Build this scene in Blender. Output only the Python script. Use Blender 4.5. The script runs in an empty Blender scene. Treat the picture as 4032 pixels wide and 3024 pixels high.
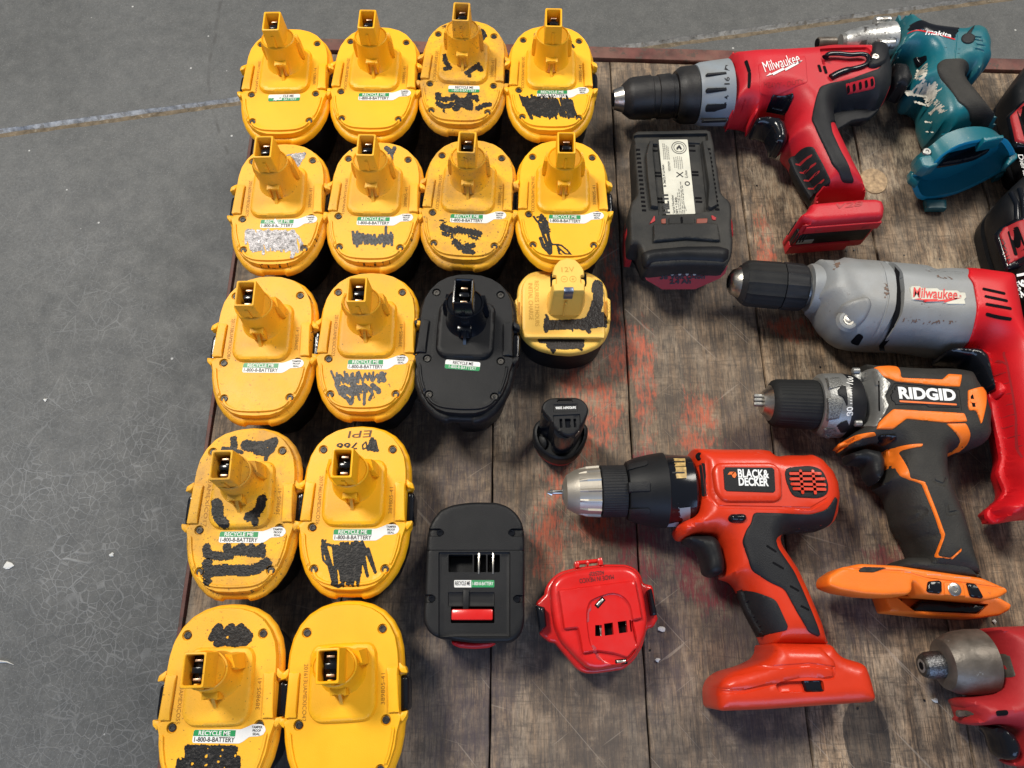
import bpy, bmesh, math, random
import numpy as np
from mathutils import Vector, Matrix
from mathutils.geometry import delaunay_2d_cdt
random.seed(7); rng = np.random.default_rng(7)
S = bpy.context.scene; COL = S.collection
R_ = math.radians
# ------------------------------------------------------------------ camera
CAM_H, TILT, FPX = 0.60, R_(20.5), 3000.0
cd = bpy.data.cameras.new('camera'); cam = bpy.data.objects.new('camera', cd); COL.objects.link(cam)
cd.sensor_width = 36; cd.lens = FPX/4032*36; cd.clip_start = .01; cd.clip_end = 60
cam.location = (0, 0, CAM_H); cam.rotation_euler = (TILT, 0, 0); S.camera = cam
# ------------------------------------------------------------------ light: warehouse lamps overhead, open door behind the photographer
W = bpy.data.worlds.new('World'); S.world = W; W.use_nodes = True
W.node_tree.nodes['Background'].inputs[0].default_value = (.62, .68, .80, 1)
W.node_tree.nodes['Background'].inputs[1].default_value = .24
def area(name, loc, target, size, sy, power, col):
    l = bpy.data.lights.new(name, 'AREA'); l.shape = 'RECTANGLE'; l.size = size; l.size_y = sy; l.energy = power; l.color = col
    o = bpy.data.objects.new(name, l); COL.objects.link(o); o.location = loc
    o.rotation_euler = (Vector(target)-Vector(loc)).to_track_quat('-Z', 'Y').to_euler(); return o
area('lamp_left', (-1.15, 1.15, 2.3), (-.15, .25, 0), .50, .46, 70, (1, .945, .84))
area('lamp_right', (1.35, 1.55, 2.3), (.2, .3, 0), .95, .75, 52, (1, .945, .85))
area('door_daylight', (.15, -1.9, .95), (.05, .3, 0), 2.2, 1.1, 27, (.40, .60, 1))
S.view_settings.view_transform = 'Standard'; S.view_settings.look = 'None'
S.view_settings.exposure = 0; S.view_settings.gamma = 1
S.render.engine = 'CYCLES'
# ------------------------------------------------------------------ placing: a pixel of the photograph and a height give a point
_c, _s = math.cos(TILT), math.sin(TILT)
def at(u, v, z):
    a, b = (np.asarray(u, float)-2016), -(np.asarray(v, float)-1512)
    dy = _c*b + _s*FPX; dz = _s*b - _c*FPX
    t = (z-CAM_H)/dz
    return np.stack([a*t, dy*t], -1)
class Crop:
    def __init__(s, x, y, k): s.x, s.y, s.k = x, y, k
    def px(s, pts):
        p = np.asarray(pts, float).reshape(-1, 2); return s.x+p[:, 0]*s.k, s.y+p[:, 1]*s.k
    def at(s, pts, z): u, v = s.px(pts); return at(u, v, z)
    def on(s, pts, h, z0=.04):
        u, v = s.px(pts); z = np.full(len(u), z0)
        for _ in range(9): z = .5*z+.5*h(at(u, v, z))
        return at(u, v, z)
# ------------------------------------------------------------------ materials
def mat(name, col, rough=.5, metal=0, spec=.36, var=.06, vs=30, bump=.0, bs=900, speck=None, sp=(.62, 160, .7), coat=0, dust=None, du=.5, dus=26, emit=0, rv=None):
    m = bpy.data.materials.new(name); m.use_nodes = True; N = m.node_tree.nodes; L = m.node_tree.links
    b = N['Principled BSDF']; b.inputs['Roughness'].default_value = rough; b.inputs['Metallic'].default_value = metal
    b.inputs['Specular IOR Level'].default_value = spec; b.inputs['Coat Weight'].default_value = coat; b.inputs['Coat Roughness'].default_value = .15
    g = N.new('ShaderNodeNewGeometry'); pos = g.outputs['Position']
    def noise(sc, det=4, ro=.55):
        n = N.new('ShaderNodeTexNoise'); n.inputs['Scale'].default_value = sc; n.inputs['Detail'].default_value = det; n.inputs['Roughness'].default_value = ro
        L.new(pos, n.inputs['Vector']); return n.outputs['Fac']
    def ramp(f, a, c):
        r = N.new('ShaderNodeMapRange'); r.inputs[1].default_value = a; r.inputs[2].default_value = c; L.new(f, r.inputs[0]); return r.outputs[0]
    def mix(f, a, c):
        x = N.new('ShaderNodeMix'); x.data_type = 'RGBA'
        if isinstance(f, float): x.inputs[0].default_value = f
        else: L.new(f, x.inputs[0])
        for i, q in ((6, a), (7, c)):
            if isinstance(q, tuple): x.inputs[i].default_value = (*q[:3], 1)
            else: L.new(q, x.inputs[i])
        return x.outputs[2]
    def mul(f, k):
        x = N.new('ShaderNodeMath'); x.operation = 'MULTIPLY'; L.new(f, x.inputs[0]); x.inputs[1].default_value = k; return x.outputs[0]
    c0 = tuple(col); lo = tuple(v*(1-var*1.6) for v in c0); hi = tuple(min(1, v*(1+var)) for v in c0)
    c = mix(ramp(noise(vs), .3, .7), lo, hi)
    if dust: c = mix(mul(ramp(noise(dus, 6, .65), .42, .72), du), c, dust)
    if rv: c = mix(mul(N.new('ShaderNodeObjectInfo').outputs['Random'], rv[1]), c, rv[0])
    if speck: c = mix(mul(ramp(noise(sp[1], 5, .7), sp[0], sp[0]+.05), sp[2]), c, speck)
    L.new(c, b.inputs['Base Color'])
    r = N.new('ShaderNodeMapRange'); r.inputs[3].default_value = rough*.82; r.inputs[4].default_value = min(1, rough*1.22); L.new(noise(60), r.inputs[0]); L.new(r.outputs[0], b.inputs['Roughness'])
    if bump:
        bn = N.new('ShaderNodeBump'); bn.inputs['Strength'].default_value = bump; bn.inputs['Distance'].default_value = .0004
        L.new(noise(bs, 2), bn.inputs['Height']); L.new(bn.outputs[0], b.inputs['Normal'])
    if emit: b.inputs['Emission Strength'].default_value = emit; b.inputs['Emission Color'].default_value = (*col, 1)
    return m
YEL = (.90, .425, .005)
M = {}
M['yellow'] = mat('yellow_plastic', YEL, .42, bump=.25, bs=1400, speck=(.12, .06, .02), sp=(.69, 380, .75), var=.05, rv=((.95, .55, .04), .30))
M['yellow_worn'] = mat('yellow_plastic_worn', (.87, .405, .008), .47, bump=.3, bs=1400, speck=(.10, .05, .02), sp=(.63, 420, .8), dust=(.55, .28, .04), du=.5, rv=((.93, .52, .05), .35))
M['yellow_dirty'] = mat('yellow_plastic_dirty', (.85, .43, .014), .52, bump=.35, bs=1200, speck=(.07, .045, .03), sp=(.60, 480, .85), dust=(.38, .20, .055), du=.85, dus=34)
M['yellow_pale'] = mat('pale_yellow_plastic', (.83, .50, .09), .45, bump=.25, bs=1400, speck=(.2, .12, .04), sp=(.7, 150, .6))
M['black'] = mat('black_plastic', (.0085, .009, .0105), 0.46, spec=.2, bump=.3, bs=1500, speck=(.16, .15, .14), sp=(.73, 260, .4), dust=(.022, .022, .023), du=.5)
M['black_gloss'] = mat('glossy_black_plastic', (.006, .007, .010), .16, bump=.05, speck=(.3, .3, .3), sp=(.76, 200, .35))
M['black_soft'] = mat('black_rubber', (.013, .0135, .014), .62, spec=.18, bump=.5, bs=1500, dust=(.032, .031, .030), du=.5)
M['marker'] = mat('black_marker_ink', (.007, .0065, .007), .48, spec=.3, bump=.9, bs=700, var=.5, vs=500, speck=(.045, .040, .036), sp=(.56, 260, .8))
M['silver_marker'] = mat('silver_grey_marker_ink', (.30, .29, .30), .42, metal=.35, bump=.8, bs=900, var=.45, vs=400, speck=(.05, .05, .05), sp=(.6, 500, .6))
M['grey_marker'] = mat('dark_grey_marker_ink', (.055, .055, .058), .42, bump=.8, bs=900, var=.5, vs=500)
M['brown_ink'] = mat('brown_ink', (.10, .04, .01), .5)
M['emboss'] = mat('dark_relief', (.36, .155, .008), .55)  # darker yellow tone for relief lettering and clip slots
M['steel'] = mat('dark_steel_screw', (.05, .047, .043), .42, metal=.5, bump=.4, bs=1800, var=.4, vs=400)
M['metal'] = mat('bright_metal', (.62, .59, .54), .28, metal=1, bump=.1, var=.15, vs=200)
M['copper'] = mat('copper_terminal', (.55, .38, .26), .35, metal=.9)
M['white'] = mat('white_sticker_paper', (.74, .74, .72), .42, var=.05, speck=(.38, .33, .25), sp=(.65, 320, .7), dust=(.60, .58, .52), du=.5)
M['green'] = mat('green_sticker_print', (.015, .25, .075), .4, var=.05)
M['ink'] = mat('black_print', (.012, .012, .014), .45)
M['whiteink'] = mat('white_print', (.78, .78, .76), .45)
# ------------------------------------------------------------------ objects
def tag(o, label=None, cat=None, group=None, kind=None):
    for k, v in (('label', label), ('category', cat), ('group', group), ('kind', kind)):
        if v: o[k] = v
    return o
def thing(name, label, cat, loc=(0, 0, 0), rz=0, group=None):
    o = bpy.data.objects.new(name, None); COL.objects.link(o); o.empty_display_size = .02
    o.location = loc; o.rotation_euler = (0, 0, rz); return tag(o, label, cat, group)
def origin(p):
    while p.parent: p = p.parent
    return p
def link(name, me, m, parent=None, label=None, world=True):
    """one mesh object; meshes are modelled in place, so a part's vertices are moved to its thing's origin"""
    if isinstance(me, Msh): me = me.build(name, (origin(parent).location if parent and world else (0, 0, 0)))
    if m is not None and not me.materials: me.materials.append(m)
    o = bpy.data.objects.new(name, me); COL.objects.link(o); o.parent = parent
    return tag(o, label)
class Msh:
    def __init__(s, v=None, f=None, smooth=40): s.v = [tuple(map(float, p)) for p in v] if v is not None else []; s.f = [tuple(int(i) for i in q) for q in f] if f is not None else []; s.a = smooth
    def add(s, o):
        n = len(s.v); s.v += o.v; s.f += [tuple(i+n for i in q) for q in o.f]; return s
    def xf(s, m): s.v = [tuple(m @ Vector(p)) for p in s.v]; return s
    def build(s, name, org=(0, 0, 0)):
        me = bpy.data.meshes.new(name); me.from_pydata([(x-org[0], y-org[1], z-org[2]) for x, y, z in s.v], [], s.f)
        me.update(); me.polygons.foreach_set('use_smooth', [True]*len(me.polygons)); me.set_sharp_from_angle(angle=R_(s.a)); return me
def from_bm(bm, a=40):
    bm.verts.ensure_lookup_table(); r = Msh([v.co for v in bm.verts], [[v.index for v in f.verts] for f in bm.faces], a); bm.free(); return r
def box(c, d, rz=0, bev=.0004, seg=2, M4=None):
    bm = bmesh.new(); bmesh.ops.create_cube(bm, size=1); bmesh.ops.scale(bm, vec=d, verts=bm.verts)
    if bev: bmesh.ops.bevel(bm, geom=list(bm.edges), offset=min(bev, min(d)*.45), segments=seg, profile=.5, affect='EDGES')
    bm.verts.index_update(); m = from_bm(bm); X = Matrix.Translation(c) @ Matrix.Rotation(rz, 4, 'Z')
    return m.xf(X if M4 is None else M4 @ X)
def lathe(prof, p0, d, n=40, mod=None, a=35):
    """surface of revolution: prof [(s, r)], axis from p0 along d"""
    d = Vector(d).normalized(); z = Vector((0, 0, 1)); e1 = d.cross(z)
    e1 = e1.normalized() if e1.length > 1e-4 else Vector((1, 0, 0)); e2 = e1.cross(d).normalized()
    if e2.z < 0: e1, e2 = -e1, -e2
    v = []; f = []; p0 = Vector(p0)
    for s, r in prof:
        for k in range(n):
            t = 2*math.pi*k/n; q = r*(mod(s, t) if mod else 1); v.append(p0+d*s+e1*(q*math.cos(t))+e2*(q*math.sin(t)))
    for i in range(len(prof)-1):
        for k in range(n):
            k2 = (k+1) % n; f.append((i*n+k, i*n+k2, (i+1)*n+k2, (i+1)*n+k))
    f.append(tuple(range(n-1, -1, -1))); f.append(tuple((len(prof)-1)*n+k for k in range(n)))
    m = Msh(v, f, a); bm = bmesh.new()
    vs = [bm.verts.new(p) for p in m.v]
    for q in f: bm.faces.new([vs[i] for i in q])
    bmesh.ops.recalc_face_normals(bm, faces=bm.faces); bm.verts.index_update(); return from_bm(bm, a)
def loft(rings, a=40, cap=True):
    n = len(rings[0]); v = [p for r in rings for p in r]; f = []
    for i in range(len(rings)-1):
        for k in range(n):
            k2 = (k+1) % n; f.append((i*n+k, i*n+k2, (i+1)*n+k2, (i+1)*n+k))
    if cap: f.append(tuple(range(n-1, -1, -1))); f.append(tuple((len(rings)-1)*n+k for k in range(n)))
    return Msh(v, f, a)
def tube(pts, r, n=10, flat=1.0):
    P = [Vector(p) for p in pts]; rings = []
    for i, p in enumerate(P):
        t = (P[min(i+1, len(P)-1)]-P[max(i-1, 0)]).normalized(); u = Vector((0, 0, 1)).cross(t)
        u = u.normalized() if u.length > .05 else Vector((1, 0, 0)); w = t.cross(u)
        rr = r[i] if hasattr(r, '__len__') else r
        rings.append([tuple(p+u*(rr*math.cos(2*math.pi*k/n))+w*(rr*flat*math.sin(2*math.pi*k/n))) for k in range(n)])
    return loft(rings, 50)
# ------------------------------------------------------------------ plan outlines and height-field solids
def fil(pts, r=.002, n=4, closed=True):
    """round the corners of a polygon"""
    P = np.asarray(pts, float); out = []; m = len(P)
    rr = r if hasattr(r, '__len__') else [r]*m
    for i in range(m):
        if not closed and i in (0, m-1): out.append(P[i]); continue
        a, b, c = P[i-1], P[i], P[(i+1) % m]; la, lc = np.linalg.norm(a-b), np.linalg.norm(c-b)
        q = min(rr[i], la*.49, lc*.49)
        if q < 1e-5: out.append(b); continue
        s, e = b+(a-b)*(q/la), b+(c-b)*(q/lc)
        for k in range(n+1):
            t = k/n; out.append((1-t)**2*s+2*t*(1-t)*b+t*t*e)
    return np.array(out)
def spl(pts, n=6, closed=True):
    P = np.asarray(pts, float); m = len(P); out = []
    for i in range(m if closed else m-1):
        g = (lambda k: P[k % m]) if closed else (lambda k: P[min(max(k, 0), m-1)])
        a, b, c, d = g(i-1), g(i), g(i+1), g(i+2)
        for k in range(n):
            t = k/n; out.append(.5*((2*b)+(-a+c)*t+(2*a-5*b+4*c-d)*t*t+(-a+3*b-3*c+d)*t**3))
    if not closed: out.append(P[-1])
    return np.array(out)
def resamp(P, step, closed=True):
    P = np.asarray(P, float); Q = np.vstack([P, P[:1]]) if closed else P; out = []
    for a, b in zip(Q[:-1], Q[1:]):
        k = max(1, int(math.ceil(np.linalg.norm(b-a)/step)))
        for i in range(k): out.append(a+(b-a)*i/k)
    if not closed: out.append(Q[-1])
    return np.array(out)
def dist(X, P, closed=True):
    X = np.asarray(X, float).reshape(-1, 2); P = np.asarray(P, float)
    A = P; B = np.roll(P, -1, 0)
    if not closed: A, B = P[:-1], P[1:]
    if len(A) == 0: return np.linalg.norm(X-P[0], axis=1)
    out = np.full(len(X), 1e9)
    for c in range(0, len(X), 4000):
        x = X[c:c+4000, None]; ab = (B-A)[None]; l = (ab**2).sum(-1)+1e-18
        t = np.clip(((x-A[None])*ab).sum(-1)/l, 0, 1); out[c:c+4000] = np.sqrt((((A[None]+t[..., None]*ab)-x)**2).sum(-1)).min(1)
    return out
def grow(out, k, c=None):
    c = out.mean(0) if c is None else c; return c+(out-c)*k
def unloop(P):
    """cut off the small loops a shrunken outline makes at its corners"""
    P = [tuple(p) for p in P]
    for _ in range(60):
        A = np.array(P); B = np.roll(A, -1, 0); n = len(A); d = B-A; hit = None
        for i in range(n):
            e = A-A[i]; den = d[i, 0]*d[:, 1]-d[i, 1]*d[:, 0]
            with np.errstate(divide='ignore', invalid='ignore'):
                t = (e[:, 0]*d[:, 1]-e[:, 1]*d[:, 0])/den; u = (e[:, 0]*d[i, 1]-e[:, 1]*d[i, 0])/den
            ok = (t > 1e-9) & (t < 1-1e-9) & (u > 1e-9) & (u < 1-1e-9)
            for j in (i, (i+1) % n, (i-1) % n): ok[j] = False
            js = np.nonzero(ok)[0]
            if len(js): j = int(js[0]); hit = (i, j, tuple(A[i]+d[i]*t[j])); break
        if hit is None: break
        i, j, x = hit; i, j = min(i, j), max(i, j)
        P = P[:i+1]+[x]+P[j+1:] if j-i <= n/2 else [x]+P[i+1:j+1]
    return np.array(P)
def inside(X, P):
    X = np.asarray(X, float).reshape(-1, 2); r = np.zeros(len(X), bool); x, y = X[:, 0], X[:, 1]; j = len(P)-1
    for i in range(len(P)):
        xi, yi = P[i]; xj, yj = P[j]
        c = ((yi > y) != (yj > y)); r ^= c & (x < (xj-xi)*(y-yi)/((yj-yi) if yj != yi else 1e-12)+xi); j = i
    return r
def prof(t, p=2): return (1-(1-np.clip(t, 0, 1))**p)**(1/p)
class Mod:
    """a raised or sunk feature of a top surface: an area or a line"""
    def __init__(s, pts, dz, r=.0012, w=None, closed=True): s.P = np.asarray(pts, float); s.dz, s.r, s.w, s.cl = dz, r, w, closed
    def __call__(s, X):
        if s.w is None:
            d = dist(X, s.P); return s.dz*np.where(inside(X, s.P), prof(d/s.r, 2), 0)
        return s.dz*prof(np.clip(1-dist(X, s.P, s.cl)/s.w, 0, 1)*2.0, 2)
    def loops(s, st):
        """constraint lines that keep the step crisp"""
        P = resamp(s.P, st, s.cl if s.w else True); n = np.roll(P, -1, 0)-np.roll(P, 1, 0)
        if s.w and not s.cl: n[0] = P[1]-P[0]; n[-1] = P[-1]-P[-2]
        n = np.stack([n[:, 1], -n[:, 0]], 1)/(np.linalg.norm(n, axis=1)[:, None]+1e-12); ar = (P[:, 0]*np.roll(P[:, 1], -1)-np.roll(P[:, 0], -1)*P[:, 1]).sum()
        if s.w is None:
            if ar < 0: n = -n
            return [(P+n*.00006, True), (P-n*.00006, True), (P-n*s.r*.4, True), (P-n*s.r, True)]
        return [(P+n*s.w*k, s.cl) for k in (-1, -.5, 0, .5, 1)]
def tri(out, extra, gap, loops=()):
    """triangulate an outline with interior points and constraint lines"""
    E = np.asarray(extra).reshape(-1, 2); E = E[inside(E, out)]; E = E[dist(E, out) > gap*.3]
    LP = np.vstack([l for l, _ in loops]) if loops else None
    if LP is not None and len(E):
        nb = {}
        g2 = gap*.9
        for x, y in LP: nb[(int(math.floor(x/g2)), int(math.floor(y/g2)))] = 1
        E = np.array([p for p in E if (int(math.floor(p[0]/g2)), int(math.floor(p[1]/g2))) not in nb]).reshape(-1, 2)
    key = {}; keep = []
    for i, (x, y) in enumerate(E):
        k = (int(x/gap*2.2), int(y/gap*2.2))
        if k not in key: key[k] = 1; keep.append(i)
    E = E[keep]; V = [Vector(p) for p in out]+[Vector(p) for p in E]; ed = []
    for l, cl in loops:
        n0 = len(V); V += [Vector(p) for p in l]; m = len(l); ed += [(n0+i, n0+(i+1) % m) for i in range(m if cl else m-1)]
    r = delaunay_2d_cdt(V, ed, [list(range(len(out)))], 1, 1e-7)
    V = np.array([(p.x, p.y) for p in r[0]]); F = [tuple(t) for t in r[2]]
    if loops:      # constraint lines that run outside the outline bring in outer triangles: drop them
        C = np.array([V[list(t)].mean(0) for t in F]); ok = inside(C, out); F = [t for t, k in zip(F, ok) if k]
        used = sorted({i for t in F for i in t}); mp = {i: k for k, i in enumerate(used)}; V = V[used]; F = [tuple(mp[i] for i in t) for t in F]
    return V, F
def sdist(X, P):
    """distance to the outline without creases along its middle line"""
    X = np.asarray(X, float).reshape(-1, 2); d = dist(X, P); Q = resamp(P, .0012); w = np.linalg.norm(np.roll(Q, -1, 0)-np.roll(Q, 1, 0), axis=1)/2; o = d.copy()
    for c in range(0, len(X), 3000):
        r2 = ((X[c:c+3000, None]-Q[None])**2).sum(-1)+1e-10; o[c:c+3000] = ((w/r2**3).sum(1)/1.178)**(-.2)
    t = np.clip((d-.0015)/.0035, 0, 1); t = t*t*(3-2*t); return d*(1-t)+np.minimum(o, d*1.3)*t
class Slab:
    """solid between a domed top and a domed bottom; outline in plan"""
    def __init__(s, out, z0, z1, R=.003, ez=None, st=.002, mods=(), p=2, base=None, eb=None, bot=True, soft=False):
        s.df = sdist if soft else dist
        s.out = np.asarray(out, float); s.z0, s.z1, s.R, s.p, s.mods = z0, z1, R, p, list(mods); s.st = st
        s.ez = min(R, (z1-z0)*.5) if ez is None else ez; s.eb = s.ez if eb is None else eb; s.bot = bot
    def H(s, X, mods=True):
        X = np.asarray(X, float).reshape(-1, 2); d = np.where(inside(X, s.out), s.df(X, s.out), 0)
        z = s.z1-s.ez+s.ez*prof(d/s.R, s.p)
        if mods:
            for m in s.mods: z = z+m(X)
        return z
    def mesh(s, a=38):
        O = resamp(s.out, s.st); n = np.roll(O, -1, 0)-np.roll(O, 1, 0); n = np.stack([n[:, 1], -n[:, 0]], 1)/(np.linalg.norm(n, axis=1)[:, None]+1e-12)
        if (np.roll(O, -1, 0)[:, 0]*O[:, 1]-O[:, 0]*np.roll(O, -1, 0)[:, 1]).sum() < 0: n = -n
        ex = []
        if s.R > .0002:
            for th in (10, 24, 40, 57, 74, 90):
                k = s.R*(1-math.cos(R_(th))); q = O+n*k*1.0; q2 = O-n*k
                for Q in (q, q2):
                    ok = inside(Q, s.out); D = dist(Q, s.out); ex.append(Q[ok & (D > k*.97)])
        lo, hi = s.out.min(0), s.out.max(0); g = s.st
        gx, gy = np.meshgrid(np.arange(lo[0], hi[0], g), np.arange(lo[1], hi[1], g)); G = np.stack([gx.ravel(), gy.ravel()], 1)
        E = np.vstack(ex+[G]) if ex else G; lp = []
        for m in s.mods: lp += m.loops(min(g, .0025))
        V, F = tri(O, E, min(g, .0016), lp)
        d = dist(V, s.out); e0 = d < 1e-6; d = s.df(V, s.out); d[e0] = 0
        zt = s.z1-s.ez+s.ez*prof(d/s.R if s.R else d*0+1, s.p)
        for m in s.mods: zt = zt+m(V)
        zb = s.z0+s.eb-s.eb*prof(d/s.R if s.R else d*0+1, s.p)
        nv = len(V); v = [(x, y, z) for (x, y), z in zip(V, zt)]; f = []
        ar = 0
        for t in F:
            (ax, ay), (bx, by), (cx, cy) = V[t[0]], V[t[1]], V[t[2]]; ar += (bx-ax)*(cy-ay)-(by-ay)*(cx-ax)
        F = [tuple(t) if ar > 0 else tuple(t[::-1]) for t in F]; f += F
        cnt = {}
        for t in F:
            for i in range(3): cnt[(t[i], t[(i+1) % 3])] = 1
        if s.bot: v += [(x, y, z) for (x, y), z in zip(V, zb)]; f += [tuple(i+nv for i in t[::-1]) for t in F]
        edge = [(i, j) for (i, j) in cnt if (j, i) not in cnt]
        if s.bot: f += [(j, i, i+nv, j+nv) for i, j in edge if abs(zt[i]-zb[i])+abs(zt[j]-zb[j]) > 1e-6]
        else:
            idx = {}
            for i, j in edge:
                for k in (i, j):
                    if k not in idx: idx[k] = len(v); v.append((V[k][0], V[k][1], s.z0))
                f.append((j, i, idx[i], idx[j]))
        return Msh(v, f, a)
def patch(out, base, lift=.0008, R=.0008, st=.0022, sink=.0010, mods=(), a=38):
    """a piece lying on a curved surface: its top follows the surface below at a small height"""
    s = Slab(out, 0, lift+sink, R, ez=lift+sink, st=st, mods=mods)
    s.bot = True; m = s.mesh(a); V = np.array(m.v); nv = len(V)//2
    hb = base(V[:nv, :2]); z = np.empty(len(V)); z[:nv] = hb-sink+V[:nv, 2]; z[nv:2*nv] = hb-sink-.0001
    m.v = [(x, y, zz) for (x, y, _), zz in zip(V, z)]
    return m
def add_h(base, out, lift, R=.0008):
    """height function of a patch for things that lie on it"""
    P = np.asarray(out, float)
    return lambda X: base(X)+np.where(inside(X, P), lift*prof(dist(X, P)/R), 0)
# ------------------------------------------------------------------ lettering
_tc = {}
def tmesh(s, bold=0, shear=0):
    k = (s, bold, shear)
    if k not in _tc:
        c = bpy.data.curves.new('t', 'FONT'); c.body = s; c.offset = bold; c.shear = shear; c.resolution_u = 3; c.size = 1; c.space_line = .95; c.align_x = 'CENTER'
        o = bpy.data.objects.new('t', c); COL.objects.link(o); me = bpy.data.meshes.new_from_object(o)
        V = np.array([v.co[:2] for v in me.vertices]); F = [tuple(p.vertices) for p in me.polygons]
        bpy.data.objects.remove(o); bpy.data.curves.remove(c); bpy.data.meshes.remove(me)
        lo, hi = V.min(0), V.max(0); V = (V-lo)/(hi-lo); _tc[k] = (V, F)
    return _tc[k]
def letters(s, pl, pr, hgt, base, lift=.00025, bold=.0, shear=0.0):
    """text from base line point pl to pr (plan), letters hgt tall, lying on a surface"""
    V, F = tmesh(s, bold, shear); pl, pr = np.asarray(pl, float), np.asarray(pr, float); e = pr-pl; n = np.array([-e[1], e[0]])/np.linalg.norm(e)
    P = pl+V[:, :1]*e+V[:, 1:]*n*hgt; z = base(P)+lift if callable(base) else np.full(len(P), base+lift)
    return Msh(np.column_stack([P, z]), F)
def flat(out, base, lift=.0002, st=.002):
    """thin print: a sheet following a surface"""
    O = resamp(out, st); lo, hi = O.min(0), O.max(0)
    gx, gy = np.meshgrid(np.arange(lo[0], hi[0], st), np.arange(lo[1], hi[1], st)); V, F = tri(O, np.stack([gx.ravel(), gy.ravel()], 1), st)
    z = base(V)+lift if callable(base) else np.full(len(V), base+lift); m = Msh(np.column_stack([V, z]), F)
    a = sum((V[t[1]][0]-V[t[0]][0])*(V[t[2]][1]-V[t[0]][1])-(V[t[1]][1]-V[t[0]][1])*(V[t[2]][0]-V[t[0]][0]) for t in F)
    if a < 0: m.f = [t[::-1] for t in m.f]
    return m
def nz(X, sc, seed=0):
    r = np.random.default_rng(seed); o = 0
    for k in range(7):
        a = r.uniform(0, 6.28); f = sc*r.uniform(.6, 1.9); o = o+np.sin(X[:, 0]*f*math.cos(a)+X[:, 1]*f*math.sin(a)+r.uniform(0, 6.28)+1.6*np.sin(X[:, 1]*f*.5+k))
    return o/7
def ink(strokes, base, cell=.00034, rough=.0006, lift=.00022, holes=0, seed=0, fs=2200):
    """marker ink: strokes [(points, radius)] rasterised to one thin sheet"""
    lo = np.min([np.min(p, 0)-r for p, r in strokes], 0)-.001; hi = np.max([np.max(p, 0)+r for p, r in strokes], 0)+.001
    nx, ny = int((hi[0]-lo[0])/cell)+1, int((hi[1]-lo[1])/cell)+1
    gx, gy = np.meshgrid(lo[0]+np.arange(nx)*cell, lo[1]+np.arange(ny)*cell); G = np.stack([gx.ravel(), gy.ravel()], 1); D = np.full(len(G), 1e9)
    for p, r in strokes:
        p = np.asarray(p, float); b = (G > p.min(0)-r-.002).all(1) & (G < p.max(0)+r+.002).all(1)
        if b.any(): D[b] = np.minimum(D[b], dist(G[b], p, False)-r)
    D = D+rough*nz(G, fs, seed)
    if holes: D = np.where(nz(G, fs*.5, seed+9) > holes, .001, D)
    Mk = (D < 0).reshape(ny, nx); q = Mk[:-1, :-1] & Mk[1:, 1:] & Mk[:-1, 1:] & Mk[1:, :-1]; jj, ii = np.nonzero(q)
    idx = lambda j, i: j*nx+i
    Q = np.stack([idx(jj, ii), idx(jj, ii+1), idx(jj+1, ii+1), idx(jj+1, ii)], 1); u, inv = np.unique(Q, return_inverse=True); P = G[u]
    z = base(P)+lift if callable(base) else np.full(len(P), base+lift)
    return Msh(np.column_stack([P, z]), inv.reshape(-1, 4))
def zig(a, b, c, d, n, jit=.0008, seed=0):
    """back and forth between side a-b and side c-d"""
    r = np.random.default_rng(seed); a, b, c, d = map(lambda q: np.asarray(q, float), (a, b, c, d)); o = []
    for i in range(n+1):
        t = i/n; p = (a+(b-a)*t) if i % 2 == 0 else (c+(d-c)*t); o.append(p+r.normal(0, jit, 2))
    return np.array(o)
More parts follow.
